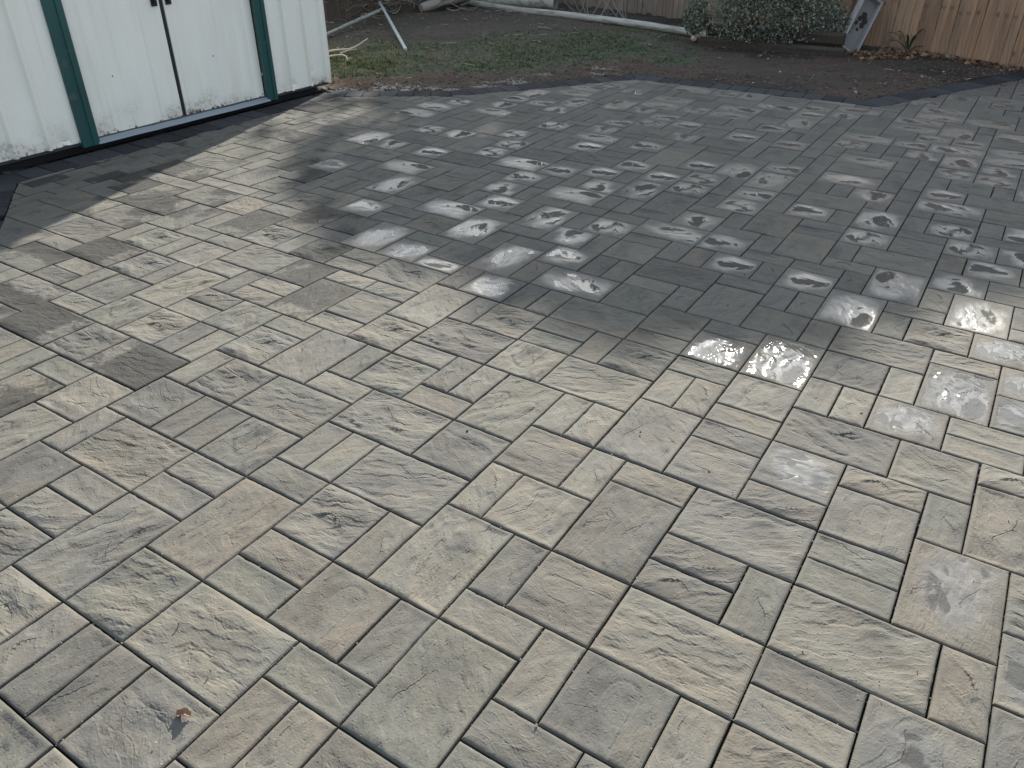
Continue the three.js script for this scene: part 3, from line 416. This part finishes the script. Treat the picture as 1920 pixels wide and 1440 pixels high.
// ---------------------------------------------------------------- board fences
const woodTex = tex(256, 1024, (i, j) => { const x = i / 256, y = j / 1024, w = fbm(x * 3 + 2, y * 6, 3), g = fbm(x * 46 + w * 5, y * 5 + 3, 4), k = noise(x * 4 + 7, y * 9), knot = sstep(0.90, 0.97, noise(x * 5 + 50, y * 13 + 4)); const c = [0.335, 0.222, 0.14].map((v) => v * (0.55 + 0.75 * g) * (0.85 + 0.3 * k)); return c.map((v, n) => v * (1 - 0.6 * knot) + [0.05, 0.028, 0.015][n] * 0.6 * knot); }, true);
const woodBump = tex(128, 512, (i, j) => fbm(i * 0.35, j * 0.012, 4), false);
const boards = [[1, 0.96, 0.92], [0.86, 0.82, 0.78], [1.08, 1, 0.95], [0.72, 0.66, 0.62], [0.95, 0.84, 0.74]].map((c) => std(lin(...c), 0.85, { map: woodTex, bumpMap: woodBump, bumpScale: 0.003 }));
const greyBoards = [[0.62, 0.76, 0.95], [0.55, 0.66, 0.8], [0.7, 0.84, 1.0]].map((c) => std(lin(...c), 0.9, { map: woodTex, bumpMap: woodBump, bumpScale: 0.003 }));
const darkBoards = [[0.2, 0.25, 0.31], [0.16, 0.2, 0.25], [0.25, 0.3, 0.36]].map((c) => std(lin(...c), 0.9, { map: woodTex, bumpMap: woodBump, bumpScale: 0.003 }));
const picketGeos = [0, 1, 2, 3, 4].map((k) => { const w = 0.093 - (k % 3) * 0.006, s = new THREE.Shape([[-w / 2, 0], [w / 2, 0], [w / 2, 1.79], [w / 2 - 0.02, 1.82], [-w / 2 + 0.02, 1.82], [-w / 2, 1.79]].map((p) => new THREE.Vector2(...p))), g = new THREE.ExtrudeGeometry(s, { depth: 0.012, bevelEnabled: true, bevelSize: 0.002, bevelThickness: 0.002, bevelSegments: 1 }); const u = g.attributes.uv; for (let i = 0; i < u.count; i++) u.setXY(i, u.getX(i) * 1.1 + k * 0.21, u.getY(i) / 2 + k * 0.37); return g; });
function fence(label, ax, az, bx, bz, mats) {
  const l = Math.hypot(bx - ax, bz - az), f = thing('board_fence', label, 'fence', ax, 0, az, Math.atan2(-(bz - az), bx - ax)), n = Math.floor(l / 0.0975);
  for (let i = 0; i < n; i++) { const s = i * 0.0975 + 0.05, x = ax + (bx - ax) * s / l, z = az + (bz - az) * s / l, m = put('picket', picketGeos[Math.floor(rnd() * 5)], mats(s, rnd()), f); m.position.set(s, onGround(x, z) + R(-0.03, 0.03), R(-0.003, 0.004)); m.rotation.z = R(-0.012, 0.012); m.rotation.y = R(-0.02, 0.02); }
  for (const y of [0.32, 0.95, 1.55]) put('rail', box(l, 0.085, 0.038, l / 2, y, -0.028), mats(0, 0.5), f);
  for (let s = 0.1; s < l; s += 2.4) put('post', box(0.09, 1.8, 0.09, s, 0.9, -0.095), mats(0, 0.9), f);
  return f;
}
fence('brown vertical board fence with thin gaps, right behind the planter', ...FENCE_A, FENCE_A[0] + FD[0] * 13.2, FENCE_A[1] + FD[1] * 13.2, (s, r) => (s < 3.9 + r ? greyBoards[Math.floor(r * 3)] : boards[Math.floor(r * 5)]));
fence('dark weathered board fence behind the brush and the shed', -4.6, -10.65, FENCE_A[0], FENCE_A[1], (s, r) => darkBoards[Math.floor(r * 3)]);
// ---------------------------------------------------------------- things lying in the yard
const pvcTex = tex(256, 256, (i, j) => { const n = fbm(i * 0.03, j * 0.06, 4), b = sstep(0.5, 0.68, fbm(i * 0.09 + 5, j * 0.05, 4)); const c = [0.34, 0.335, 0.30].map((v) => v * (0.75 + 0.4 * n)); return c.map((v, k) => v * (1 - 0.62 * b) + [0.10, 0.105, 0.085][k] * 0.62 * b); }, true);
const pvc = std(lin(1, 1, 1), 0.6, { map: pvcTex, side: THREE.DoubleSide }), oldPole = std(lin(0.66, 0.68, 0.66), 0.6, { map: pvcTex });
function rest_(name, label, category, geo, mat, group) { return tag(put(name, geo, mat), label, category, group); }
{ // long drain pipe across the back of the yard
  const pts = [[-0.78, -14.1], [0, -13.38], [0.78, -12.66], [1.72, -11.68], [2.5, -10.74]].map(([x, z]) => [x, onGround(x, z) + 0.045, z]);
  rest_('drain_pipe', 'long dirty white plastic pipe lying across the back of the yard', 'pipe', cappedTube(pts, 0.047, 40, 14), pvc);
  // short wide pipe with an open end
  const a = [-0.75, 0.13, -14.15], b = [0.66, 0.125, -13.52], pipe = thing('sewer_pipe', 'short wide off-white pipe with open end by the fence', 'pipe');
  put('outer_wall', tube([a, [(a[0] + b[0]) / 2, 0.13, (a[2] + b[2]) / 2], b], 0.112, 8, 24), pvc, pipe);
  put('inner_wall', tube([a, [(a[0] + b[0]) / 2, 0.13, (a[2] + b[2]) / 2], b], 0.100, 8, 24), std(lin(0.26, 0.25, 0.22), 0.8, { side: THREE.DoubleSide }), pipe);
  const ring = new THREE.RingGeometry(0.100, 0.112, 24); const q = new THREE.Quaternion().setFromUnitVectors(new THREE.Vector3(0, 0, 1), new THREE.Vector3(b[0] - a[0], 0, b[2] - a[2]).normalize()); ring.applyQuaternion(q); ring.translate(...b); put('rim', ring, pvc, pipe);
}
{ // crossed poles by the shed
  const g = (x, z, h) => [x, onGround(x, z) + h, z];
  const a = g(-2.5, -10.15, 0.03), b = [-1.86, 0.16, -12.35];
  const m = [a[0] + (b[0] - a[0]) * 0.42, a[1] + (b[1] - a[1]) * 0.42, a[2] + (b[2] - a[2]) * 0.42];
  const pole = thing('jointed_pole', 'pale two-piece plastic pole leaning across the debris by the shed', 'pole');
  put('tube', cappedTube([a, m], 0.022, 4, 10), oldPole, pole); put('tube', cappedTube([m, b], 0.027, 4, 10), oldPole, pole);
  rest_('crossing_pole', 'thin grey pole lying across the pale two-piece pole', 'pole', cappedTube([[-1.98, 0.20, -12.75], [-1.72, 0.14, -11.7], g(-1.27, -9.9, 0.02)], 0.020, 6, 10), std(lin(0.34, 0.36, 0.37), 0.6));
  rest_('fence_pole', 'thin pale pole hanging along the dark fence', 'pole', cappedTube([[-3.05, 0.33, -11.85], [-1.35, 0.33, -13.35]], 0.017, 6, 8), oldPole);
  const bark = std(lin(0.27, 0.25, 0.22), 0.9, { bumpMap: woodBump, bumpScale: 0.006 });
  rest_('log', 'broken grey log with split end in front of the brush', 'log', cappedTube([[-1.42, 0.07, -13.2], [-1.1, 0.13, -13.45], [-0.86, 0.17, -13.75]], (t) => 0.062 + 0.02 * t + 0.01 * Math.sin(t * 9), 12, 9), bark);
  // bleached forked branch by the shed corner
  const br = thing('forked_branch', 'bleached crooked branch on the grass beside the shed', 'branch');
  const pale = std(lin(0.36, 0.31, 0.24), 0.85);
  const L = (pts, r) => put('limb', cappedTube(pts.map(([x, h, z]) => g(x, z, h)), (t) => r * (1 - 0.55 * t), 10, 6), pale, br);
  L([[-2.25, 0.03, -9.15], [-2.05, 0.07, -9.42], [-1.86, 0.06, -9.6], [-1.72, 0.12, -9.95]], 0.017); L([[-2.2, 0.03, -9.0], [-2.0, 0.06, -9.2], [-1.88, 0.05, -9.3], [-1.8, 0.02, -9.05]], 0.013); L([[-1.93, 0.06, -9.35], [-1.86, 0.06, -9.5], [-1.80, 0.05, -9.62]], 0.011);
  // heap of cut brush at the dark fence
  const brush = thing('brush_pile', 'heap of bare cut branches against the dark fence', 'brush pile');
  const twigM = [[0.21, 0.19, 0.165], [0.13, 0.115, 0.10], [0.28, 0.25, 0.21]].map((c) => std(lin(...c), 0.9)), r = Rng(91);
  for (let k = 0; k < 170; k++) { const cx = -1.55 + (r() - 0.5) * 1.9, cz = -13.25 - (cx + 1.55) * 0.7 + (r() - 0.5) * 0.55, a0 = r() * 6.3, len = 0.3 + r() * 0.7, pts = []; let x = cx, z = cz, y = 0.03 + r() * 0.34, dir = a0; for (let i = 0; i < 5; i++) { pts.push([x, Math.max(0.012, y), z]); dir += (r() - 0.5) * 1.1; x += Math.cos(dir) * len / 5; z += Math.sin(dir) * len / 5; y += (r() - 0.35) * 0.14; } const q = 0.004 + r() * 0.009; put('branch', tube(pts, (t) => q * (1 - 0.7 * t), 8, 5), twigM[Math.floor(r() * 3)], brush); }
  // thin bare saplings rising at the grey fence
  const sap = thing('bare_shrub', 'thin bare branching shrub in front of the grey boards', 'shrub');
  for (let k = 0; k < 16; k++) { const x0 = 0.95 + r() * 0.75, z0 = -13.15 + (x0 - 0.95) * 0.9 + (r() - 0.5) * 0.2; let x = x0, z = z0, y = 0, dir = r() * 6.3; const pts = []; for (let i = 0; i < 6; i++) { pts.push([x, y, z]); dir += (r() - 0.5); x += Math.cos(dir) * 0.09; z += Math.sin(dir) * 0.06; y += 0.05 + r() * 0.13; } put('stem', tube(pts, (t) => 0.008 * (1 - 0.7 * t), 10, 5), twigM[2 * (k % 2)], sap); }
}
{ // landscape timbers, old and dark
  const m = std(lin(0.13, 0.15, 0.16), 0.9, { map: woodTex, bumpMap: woodBump, bumpScale: 0.008 });
  const timber = (label, ax, az, bx, bz, y, h) => { const l = Math.hypot(bx - ax, bz - az), g = box(l, h, 0.13, 0, 0, 0, 0.018); const p = g.attributes.position; for (let i = 0; i < p.count; i++) { const s = p.getX(i); p.setY(i, p.getY(i) + 0.012 * (noise(s * 6 + ax, p.getZ(i) * 20) - 0.5)); } const o = rest_('landscape_timber', label, 'timber', g, m, 'rotting timbers under the bush'); o.position.set((ax + bx) / 2, y, (az + bz) / 2); o.rotation.y = Math.atan2(-(bz - az), bx - ax); };
  timber('dark rotting timber, upper of the two under the bush', 2.42, -10.55, 3.84, -9.80, 0.165, 0.12);
  timber('dark rotting timber, lower one lying on the soil', 2.28, -10.36, 3.78, -9.57, 0.045, 0.11);
}
{ // long shallow planter stood on end against the fence
  const t = thing('planter_tray', 'long grey planter trough standing tilted against the brown fence', 'planter', 3.93, 0.03, -9.86, 0);
  const c = std(lin(0.36, 0.34, 0.31), 0.85, { map: tex(128, 256, (i, j) => { const n = fbm(i * 0.06, j * 0.05, 4); return [0.75 + 0.5 * n, 0.75 + 0.5 * n, 0.73 + 0.5 * n].map((v) => v * 0.8); }, false), bumpMap: borderBump, bumpScale: 0.002 });
  const inner = std(lin(0.20, 0.185, 0.17), 0.95, { bumpMap: borderBump, bumpScale: 0.003 }), soil = std(lin(0.035, 0.027, 0.02), 0.97);
  const W = 0.265, H = 0.68, D = 0.10, b = new THREE.Group(); t.add(b); b.name = 'body';
  put('floor_panel', box(W - 0.03, H - 0.03, 0.014, 0, H / 2, -D + 0.012), inner, b);
  for (const k of [-1, 1]) put('long_side', box(0.024, H, D, k * (W / 2 - 0.012), H / 2, -D / 2, 0.006), c, b);
  for (const y of [0.012, H - 0.012]) put('short_side', box(W - 0.05, 0.024, D - 0.004, 0, y, -D / 2, 0.006), c, b);
  for (const [x, y, r] of [[0.03, 0.47, 0.04], [0.06, 0.43, 0.036], [-0.01, 0.42, 0.03], [0.05, 0.37, 0.033], [-0.03, 0.36, 0.025], [0.02, 0.30, 0.02]]) { const g = new THREE.IcosahedronGeometry(r, 2), p = g.attributes.position; for (let i = 0; i < p.count; i++) { const k = 0.7 + 0.6 * noise(p.getX(i) * 60 + x * 50, p.getY(i) * 60 + p.getZ(i) * 40); p.setXYZ(i, p.getX(i) * k, p.getY(i) * k, p.getZ(i) * k * 0.35); } g.computeVertexNormals(); g.translate(x, y, -D + 0.022); put('soil_clump', g, soil, b); }
  b.rotation.set(-0.30, 0.30, -0.56, 'YXZ');
}
{ // small things
  const g = new THREE.SphereGeometry(0.043, 20, 14), p = g.attributes.position; for (let i = 0; i < p.count; i++) { const k = 0.95 + 0.1 * noise(p.getX(i) * 50 + 9, p.getY(i) * 50); p.setXYZ(i, p.getX(i) * k, p.getY(i) * k * 0.94, p.getZ(i) * k); } g.computeVertexNormals();
  const ball = rest_('old_ball', 'small faded pink and white ball beside the pipe end', 'ball', g, std(lin(1, 1, 1), 0.7, { map: tex(64, 32, (i, j) => (fbm(i * 0.08, j * 0.1, 2) > 0.5 ? [0.50, 0.27, 0.20] : [0.55, 0.50, 0.45]), true) })); ball.position.set(2.27, onGround(2.27, -10.62) + 0.035, -10.62);
}
// leaf cards: n bent quads inside a shape, sizes and tilts at random
function leaves(n, place, size, r, bend = 0.25) {
  const pos = [], uv = [], idx = [], v = new THREE.Vector3(), e = new THREE.Euler(), o = [[-0.5, 0, 0], [0, 0, -0.3], [0.5, 0, 0], [0, 0, 0.3], [0, -bend, 0]];
  for (let k = 0; k < n; k++) { const [x, y, z, s = 1] = place(k), w = size * (0.6 + 0.8 * r()) * s; e.set((r() - 0.5) * 3, r() * 6.3, (r() - 0.5) * 3); const b = pos.length / 3;
    for (const q of o) { v.set(...q).multiplyScalar(w).applyEuler(e); pos.push(x + v.x, y + v.y, z + v.z); uv.push(q[0] + 0.5, q[2] + 0.5); }
    idx.push(b, b + 4, b + 1, b + 1, b + 4, b + 2, b + 2, b + 4, b + 3, b + 3, b + 4, b); }
  return buf(pos, idx, uv);
}
const leafMat = (r, g, b, t = 0.25) => new THREE.MeshPhysicalMaterial({ color: lin(r, g, b), roughness: 0.75, side: THREE.DoubleSide, transmission: t, thickness: 0 });
{ // rounded evergreen bush with small pale-edged leaves
  const r = Rng(55), bush = thing('evergreen_bush', 'rounded grey-green evergreen bush growing over the timbers', 'bush', 3.02, 0, -10.28);
  const lobes = [[0, 0.48, 0, 0.56, 0.52], [-0.5, 0.40, -0.1, 0.42, 0.36], [0.5, 0.40, 0.05, 0.40, 0.34], [0.1, 0.82, -0.05, 0.40, 0.36], [-0.28, 0.66, 0, 0.33, 0.3], [0.42, 0.72, -0.05, 0.36, 0.34], [0.78, 0.25, 0.12, 0.26, 0.2], [-0.78, 0.30, -0.25, 0.16, 0.2], [-0.22, 0.42, 0.12, 0.42, 0.38], [0.22, 0.36, 0.16, 0.46, 0.34], [0, 0.48, 0, 0.56, 0.52]];
  const spot = () => { const L = lobes[Math.floor(r() * lobes.length)], a = r() * 6.283, c = r() * 2 - 1, q = Math.cbrt(0.30 + 0.7 * r()), s = Math.sqrt(1 - c * c), k = 0.86 + 0.3 * noise(a * 3 + L[0] * 9, c * 5); return [L[0] + L[3] * q * s * Math.cos(a) * k, Math.max(0.1, L[1] + L[4] * q * c * k), L[2] + L[3] * 0.85 * q * s * Math.sin(a) * k]; };
  put('dark_leaves', leaves(6200, spot, 0.038, r), leafMat(0.085, 0.105, 0.07), bush); put('pale_leaves', leaves(7000, spot, 0.030, r), leafMat(0.30, 0.32, 0.235), bush); put('dry_leaves', leaves(420, spot, 0.036, r), leafMat(0.24, 0.20, 0.12), bush);
  for (let k = 0; k < 26; k++) { const a = k * 2.1, len = 0.5 + 0.7 * r(), x = Math.cos(a) * 0.75 * len, z = Math.sin(a) * 0.5 * len, y = 0.35 + 0.75 * r(); put('twig', tube([[x * 0.2, 0.1, z * 0.2], [x * 0.7, y * 0.6, z * 0.7], [x * 1.15, y, z * 1.15]], (t) => 0.006 * (1 - 0.6 * t), 6, 4), std(lin(0.16, 0.13, 0.09), 0.9), bush); }
  for (let k = 0; k < 9; k++) { const a = k * 0.7, x = Math.cos(a) * 0.4, z = Math.sin(a) * 0.3; put('stem', tube([[x * 0.15, 0, z * 0.15], [x * 0.6, 0.3, z * 0.6], [x * 1.1, 0.62, z * 1.1]], (t) => 0.014 * (1 - 0.6 * t), 6, 5), std(lin(0.10, 0.075, 0.05), 0.9), bush); }
  // low broad-leaved weed by the planter, and ivy on the boards
  const weed = thing('broad_leaf_weed', 'low dark green weed with long leaves beside the planter', 'weed', 4.68, 0.0, -9.98); const wm = leafMat(0.025, 0.065, 0.028);
  for (let k = 0; k < 12; k++) { const a = k * 0.55 + r() * 0.4, l = 0.14 + 0.16 * r(), up = 0.05 + 0.22 * r(), n = 6, pos = [], idx = []; for (let i = 0; i <= n; i++) { const t = i / n, w = 0.015 * Math.sin(Math.PI * Math.min(1, t * 0.92 + 0.06)), x = l * t, y = up * Math.sin(t * 1.9), q = [Math.cos(a), Math.sin(a)]; pos.push(q[0] * x - q[1] * w, y + 0.006, q[1] * x + q[0] * w, q[0] * x, y, q[1] * x, q[0] * x + q[1] * w, y + 0.006, q[1] * x - q[0] * w); } for (let i = 0; i < n; i++) for (const s of [0, 1]) { const b = i * 3 + s; idx.push(b, b + 1, b + 3, b + 1, b + 4, b + 3); } put('leaf', buf(pos, idx), wm, weed); }
  const ivy = thing('climbing_ivy', 'sparse ivy climbing the boards between the bush and the planter', 'ivy', 3.62, 0, -10.75);
  put('ivy_leaves', leaves(420, () => { const t = r(), s = (r() - 0.5) * (0.5 - 0.2 * t); return [s * FD[0] + 0.2 * Math.sin(t * 5) * FD[0] + 0.05, 0.1 + t * 1.1, s * FD[1] + 0.2 * Math.sin(t * 5) * FD[1] + 0.10]; }, 0.045, r), leafMat(0.05, 0.085, 0.04), ivy);
}
{ // grass, dead leaves, clods and pale crumbs: nobody could count them
  const r = Rng(401), inst = (name, label, category, geo, mat, list) => { const m = new THREE.InstancedMesh(geo, mat, list.length), o = new THREE.Object3D(), c = new THREE.Color(); list.forEach(({ p, e, s, col }, i) => { o.position.set(...p); o.rotation.set(...e); if (Array.isArray(s)) o.scale.set(...s); else o.scale.setScalar(s); o.updateMatrix(); m.setMatrixAt(i, o.matrix); if (col) m.setColorAt(i, c.setRGB(...col)); }); m.name = name; m.castShadow = m.receiveShadow = true; scene.add(m); return stuff(m, label, category); };
  const tuft = (() => { const gs = []; for (let k = 0; k < 6; k++) { const a = k * 1.05 + 0.3, l = 0.6 + 0.4 * ((k * 37) % 10) / 10, pos = [], idx = [], w = 0.055; for (let i = 0; i <= 3; i++) { const t = i / 3, x = 0.55 * l * t * t + 0.1 * t, y = l * t * (1 - 0.25 * t), q = w * (1 - t * 0.92); pos.push(Math.cos(a) * x - Math.sin(a) * q, y, Math.sin(a) * x + Math.cos(a) * q, Math.cos(a) * x + Math.sin(a) * q, y, Math.sin(a) * x - Math.cos(a) * q); } for (let i = 0; i < 3; i++) { const b = i * 2; idx.push(b, b + 1, b + 2, b + 1, b + 3, b + 2); } gs.push(buf(pos, idx)); } return mergeGeometries(gs); })();
  const yard = () => { for (;;) { const x = -4 + 11.5 * r(), z = -15 + 8.2 * r(), d = beyond(x, z); if (d > 0.03 && (x - FENCE_A[0]) * FN[0] + (z - FENCE_A[1]) * FN[1] > 0.04) return [x, z, d]; } };
  const list = []; while (list.length < 13000) { const [x, z, d] = yard(), g = grassAt(x, z); if (r() > g * g * 1.25) continue; const dry = r(); list.push({ p: [x, onGround(x, z) - 0.004, z], e: [0, r() * 6.3, 0], s: (0.018 + 0.05 * r() * r()) * (0.6 + 0.8 * g) * (x < -1.3 && z > -9.6 ? 1.5 : 1), col: dry < 0.3 ? [0.15, 0.13, 0.075] : [0.028 + 0.026 * r(), 0.050 + 0.042 * r(), 0.016 + 0.012 * r()] }); }
  inst('grass', 'thin patchy green grass in the yard', 'grass', tuft, std(lin(1, 1, 1), 0.8, { side: THREE.DoubleSide }), list);
  const leaf = leaves(1, () => [0, 0, 0], 1, Rng(3), 0.2), ll = [];
  while (ll.length < 2200) { const [x, z, d] = yard(), near = (x > 1.8 ? sstep(2.6, 0.7, Math.abs((x - FENCE_A[0]) * FN[0] + (z - FENCE_A[1]) * FN[1] - 0.4)) : sstep(3.0, 5.2, d)); if (r() > 0.12 + 0.6 * near * near) continue; const k = r(); ll.push({ p: [x, onGround(x, z) + 0.008, z], e: [(r() - 0.5) * 0.9, r() * 6.3, (r() - 0.5) * 0.9], s: 0.014 + 0.04 * r() * r() * r(), col: k < 0.62 ? [0.16, 0.095, 0.05] : k < 0.96 ? [0.15, 0.11, 0.07] : [0.30, 0.27, 0.21] }); }
  for (let k = 0; k < 420; k++) { const t = r(), [x, z] = t < 0.45 ? [4.25 + (r() - 0.5) * 0.7, -9.62 + (r() - 0.5) * 0.45] : [4.4 + 1.1 * r(), 0]; const zz = t < 0.45 ? z : FENCE_A[1] + (x - FENCE_A[0]) * FD[1] / FD[0] + 0.12 + 0.35 * r() * r(); ll.push({ p: [x, onGround(x, zz) + 0.01 + 0.02 * r(), zz], e: [(r() - 0.5) * 1.2, r() * 6.3, (r() - 0.5) * 1.2], s: 0.03 + 0.04 * r(), col: r() < 0.7 ? [0.14, 0.075, 0.04] : [0.24, 0.17, 0.10] }); }
  inst('leaf_litter', 'dead brown and tan leaves on the soil', 'leaves', leaf, std(lin(1, 1, 1), 0.85, { side: THREE.DoubleSide }), ll);
  const clod = new THREE.IcosahedronGeometry(1, 1); { const p = clod.attributes.position; for (let i = 0; i < p.count; i++) { const k = 0.7 + 0.6 * noise(p.getX(i) * 2 + 5, p.getY(i) * 2 + p.getZ(i) * 3); p.setXYZ(i, p.getX(i) * k, p.getY(i) * k * 0.7, p.getZ(i) * k); } clod.computeVertexNormals(); }
  const cl = []; while (cl.length < 5200) { const [x, z, d] = yard(); if (r() > 0.08 + 0.9 * sstep(1.1, 0.1, d)) continue; const k = 0.6 + 0.8 * r(); cl.push({ p: [x, onGround(x, z), z], e: [r() * 3, r() * 6, 0], s: 0.004 + 0.017 * r() * r() * (0.6 + r()), col: [0.085 * k, 0.058 * k, 0.042 * k] }); }
  inst('soil_clods', 'loose brown soil clods along the edging', 'soil', clod, std(lin(1, 1, 1), 0.97), cl);
  const cr = []; while (cr.length < 450) { const [x, z, d] = yard(), heap = sstep(0.3, 0.08, Math.abs(d - 0.14 - 0.1 * Math.sin(x * 2.1))) * sstep(0.5, 0.64, fbm(x * 3.2 + 7, z * 9 + 1, 4)) * (x < 1.6 ? 1 : 0.1); const corner = x < -1.1 && z > -8.15 ? 0.8 : 0; if (r() > heap + corner * 0.6 + 0.006) continue; const k = 0.7 + 0.5 * r(); cr.push({ p: [x, onGround(x, z) + 0.003, z], e: [r() * 3, r() * 6, r()], s: 0.003 + 0.012 * r() ** 3, col: [0.33 * k, 0.31 * k, 0.275 * k] }); }
  inst('sand_crumbs', 'pale crumbs of bedding sand and stone dust by the edging', 'sand', clod, std(lin(1, 1, 1), 0.95), cr);
  const sticks = []; const st = new THREE.CylinderGeometry(0.5, 0.3, 1, 5); st.rotateZ(Math.PI / 2);
  while (sticks.length < 260) { const [x, z, d] = yard(); if (r() > (x < 1.2 ? 0.25 + 0.2 * d : 0.2)) continue; const l = 0.05 + 0.22 * r() * r(); sticks.push({ p: [x, onGround(x, z) + 0.012, z], e: [0, r() * 6.3, (r() - 0.5) * 0.25], s: [l, 0.006 + 0.007 * r(), 0.006 + 0.007 * r()], col: r() < 0.5 ? [0.30, 0.27, 0.22] : [0.15, 0.12, 0.09] }); }
  inst('twigs', 'broken twigs scattered over the yard', 'twigs', st, std(lin(1, 1, 1), 0.9), sticks);
  // fine grit on the pavers
  const gr = []; while (gr.length < 900) { const x = -1.6 + 3.8 * r(), z = -0.6 - 4.2 * r() ** 1.3; gr.push({ p: [x, 0.003, z], e: [r() * 3, r() * 6, r()], s: 0.0009 + 0.0016 * r() * r(), col: r() < 0.6 ? [0.05, 0.04, 0.03] : [0.4, 0.38, 0.33] }); }
  for (let k = 0; k < 30; k++) { const x = -1.3 + 3.2 * r(), z = -0.9 - 4 * r(); gr.push({ p: [x, 0.002, z], e: [r() * 3, r() * 6, r()], s: [0.003 + 0.005 * r(), 0.0016, 0.002 + 0.003 * r()], col: [0.09, 0.055, 0.03] }); }
  for (const p of pavers) { if (!p.seen || p.area < 0.0008) continue; const n = Math.round(8 + 10 * r()); for (let k = 0; k < n; k++) { const t = r(), [x, z] = r() < 0.5 ? worldOf(p.u + t * p.a, p.v) : worldOf(p.u, p.v + t * p.b), b = r(); gr.push({ p: [x + (r() - 0.5) * 0.005, -0.007 - 0.006 * r(), z + (r() - 0.5) * 0.005], e: [r() * 3, r() * 6, r()], s: 0.0012 + 0.0022 * r() * r(), col: b < 0.7 ? [0.06, 0.05, 0.04] : [0.34, 0.32, 0.28] }); } }
  inst('grit', 'fine grit and crumbs scattered on the pavers', 'grit', clod, std(lin(1, 1, 1), 0.95), gr);
}
{ // curled brown leaf scrap on the near pavers, and two upright splinters
  const pos = [], idx = [], n = 10, m = 5; for (let j = 0; j <= m; j++) for (let i = 0; i <= n; i++) { const a = i / n - 0.5, b = j / m - 0.5, w = 1 - 1.4 * a * a; pos.push(a * 0.034 + 0.004 * (noise(i * 1.7, j * 1.3) - 0.5), 0.006 + 0.011 * Math.abs(b * 2) ** 1.5 * w + 0.006 * (noise(i * 0.9, j * 1.1) - 0.3) + 0.004 * Math.sin(a * 7), b * 0.019 * w + 0.003 * (noise(i, j * 2 + 9) - 0.5)); }
  for (let j = 0; j < m; j++) for (let i = 0; i < n; i++) { const a = j * (n + 1) + i; idx.push(a, a + n + 1, a + 1, a + 1, a + n + 1, a + n + 2); }
  const s = rest_('leaf_scrap', 'curled reddish brown leaf scrap on a near paver', 'leaf', buf(pos, idx), std(lin(0.20, 0.115, 0.065), 0.8, { side: THREE.DoubleSide })); s.position.set(-0.765, -0.004, -1.128); s.rotation.y = -0.1;
  for (const [x, z, h, label] of [[-0.872, -1.392, 0.012, 'tiny dark splinter standing on the big paver above the leaf scrap'], [-0.742, -1.248, 0.010, 'tiny pale splinter near the paver ridge beside the leaf scrap']]) { const t = rest_('splinter', label, 'splinter', cappedTube([[0, 0, 0], [0.002, h * 0.6, 0.001], [0.001, h, -0.001]], 0.0022, 4, 6), std(lin(0.20, 0.16, 0.11), 0.9)); t.position.set(x, 0.001, z); }
}
// ---------------------------------------------------------------- evergreens beyond the fence (out of frame): they shade the far half of the patio and darken its puddles
{ const S = SUN_AZ, P = [0.974, 0.227], r = Rng(777), tan = Math.tan(SUN_EL);
  const needle = leafMat(0.035, 0.055, 0.028, 0.15), bark = std(lin(0.09, 0.065, 0.045), 0.95);
  // [sideways, distance along the sun's bearing, near edge of its shade on the patio (same bearing), half width]
  const row = [[-7.6, 21, 7.2, 1.7], [-5.2, 20.5, 6.95, 1.6], [-3.1, 21.3, 6.75, 1.3], [-2.55, 18.6, 3.9, 0.85, 0.13], [-1.3, 20, 2.85, 1.25], [-0.25, 21.4, 1.85, 1.3], [0.65, 20.4, 1.75, 1.1], [1.75, 21.6, 3.0, 1.4], [3.2, 20.8, 3.1, 1.5], [5.2, 21.8, 3.1, 1.8], [8.0, 22.5, 3.6, 2.2]];
  const labels = ['lowest leftmost', 'low broad', 'low rounded', 'thin sparse', 'tall narrow', 'tallest', 'tall straight', 'tall full', 'tall broad', 'wide', 'widest rightmost'];
  row.forEach(([l, a, edge, hw, thin = 1], k) => {
    const h = (a - edge) * tan, x = S[0] * a + P[0] * l, z = S[1] * a + P[1] * l, t = thing('evergreen_tree', labels[k] + ' dark evergreen tree standing beyond the fence', 'tree', x, 0, z, 0, 'evergreens beyond the fence');
    put('trunk', tube([[0, 0, 0], [0.05, h * 0.5, 0.03], [0, h * 0.93, 0]], (q) => 0.16 * (1 - 0.85 * q), 8, 8), bark, t);
    for (let i = 0; i < 10; i++) { const y = h * (0.15 + 0.07 * i), an = i * 2.4, w = hw * 0.75; put('limb', tube([[0, y, 0], [Math.cos(an) * w * 0.5, y + 0.1, Math.sin(an) * w * 0.5], [Math.cos(an) * w, y + 0.3, Math.sin(an) * w]], (q) => 0.035 * (1 - 0.8 * q), 5, 5), bark, t); }
    const n = Math.round(560 * h * hw * thin);
    put('crown', leaves(n, () => { const y = 0.06 + 0.94 * r(), w = hw * (y > 0.85 ? Math.sqrt(Math.max(0, 1 - ((y - 0.85) / 0.15) ** 3)) : 1) * (0.8 + 0.4 * noise(y * 9 + k * 7, k)), an = r() * 6.283, q = Math.sqrt(r()) * (0.86 + 0.28 * noise(an * 2.5 + k * 5, y * 14)); return [Math.cos(an) * w * q, h * y * (0.975 + 0.05 * noise(an + k, 3)), Math.sin(an) * w * q]; }, 0.24, r), needle, t);
  });
}
renderer.render(scene, camera);
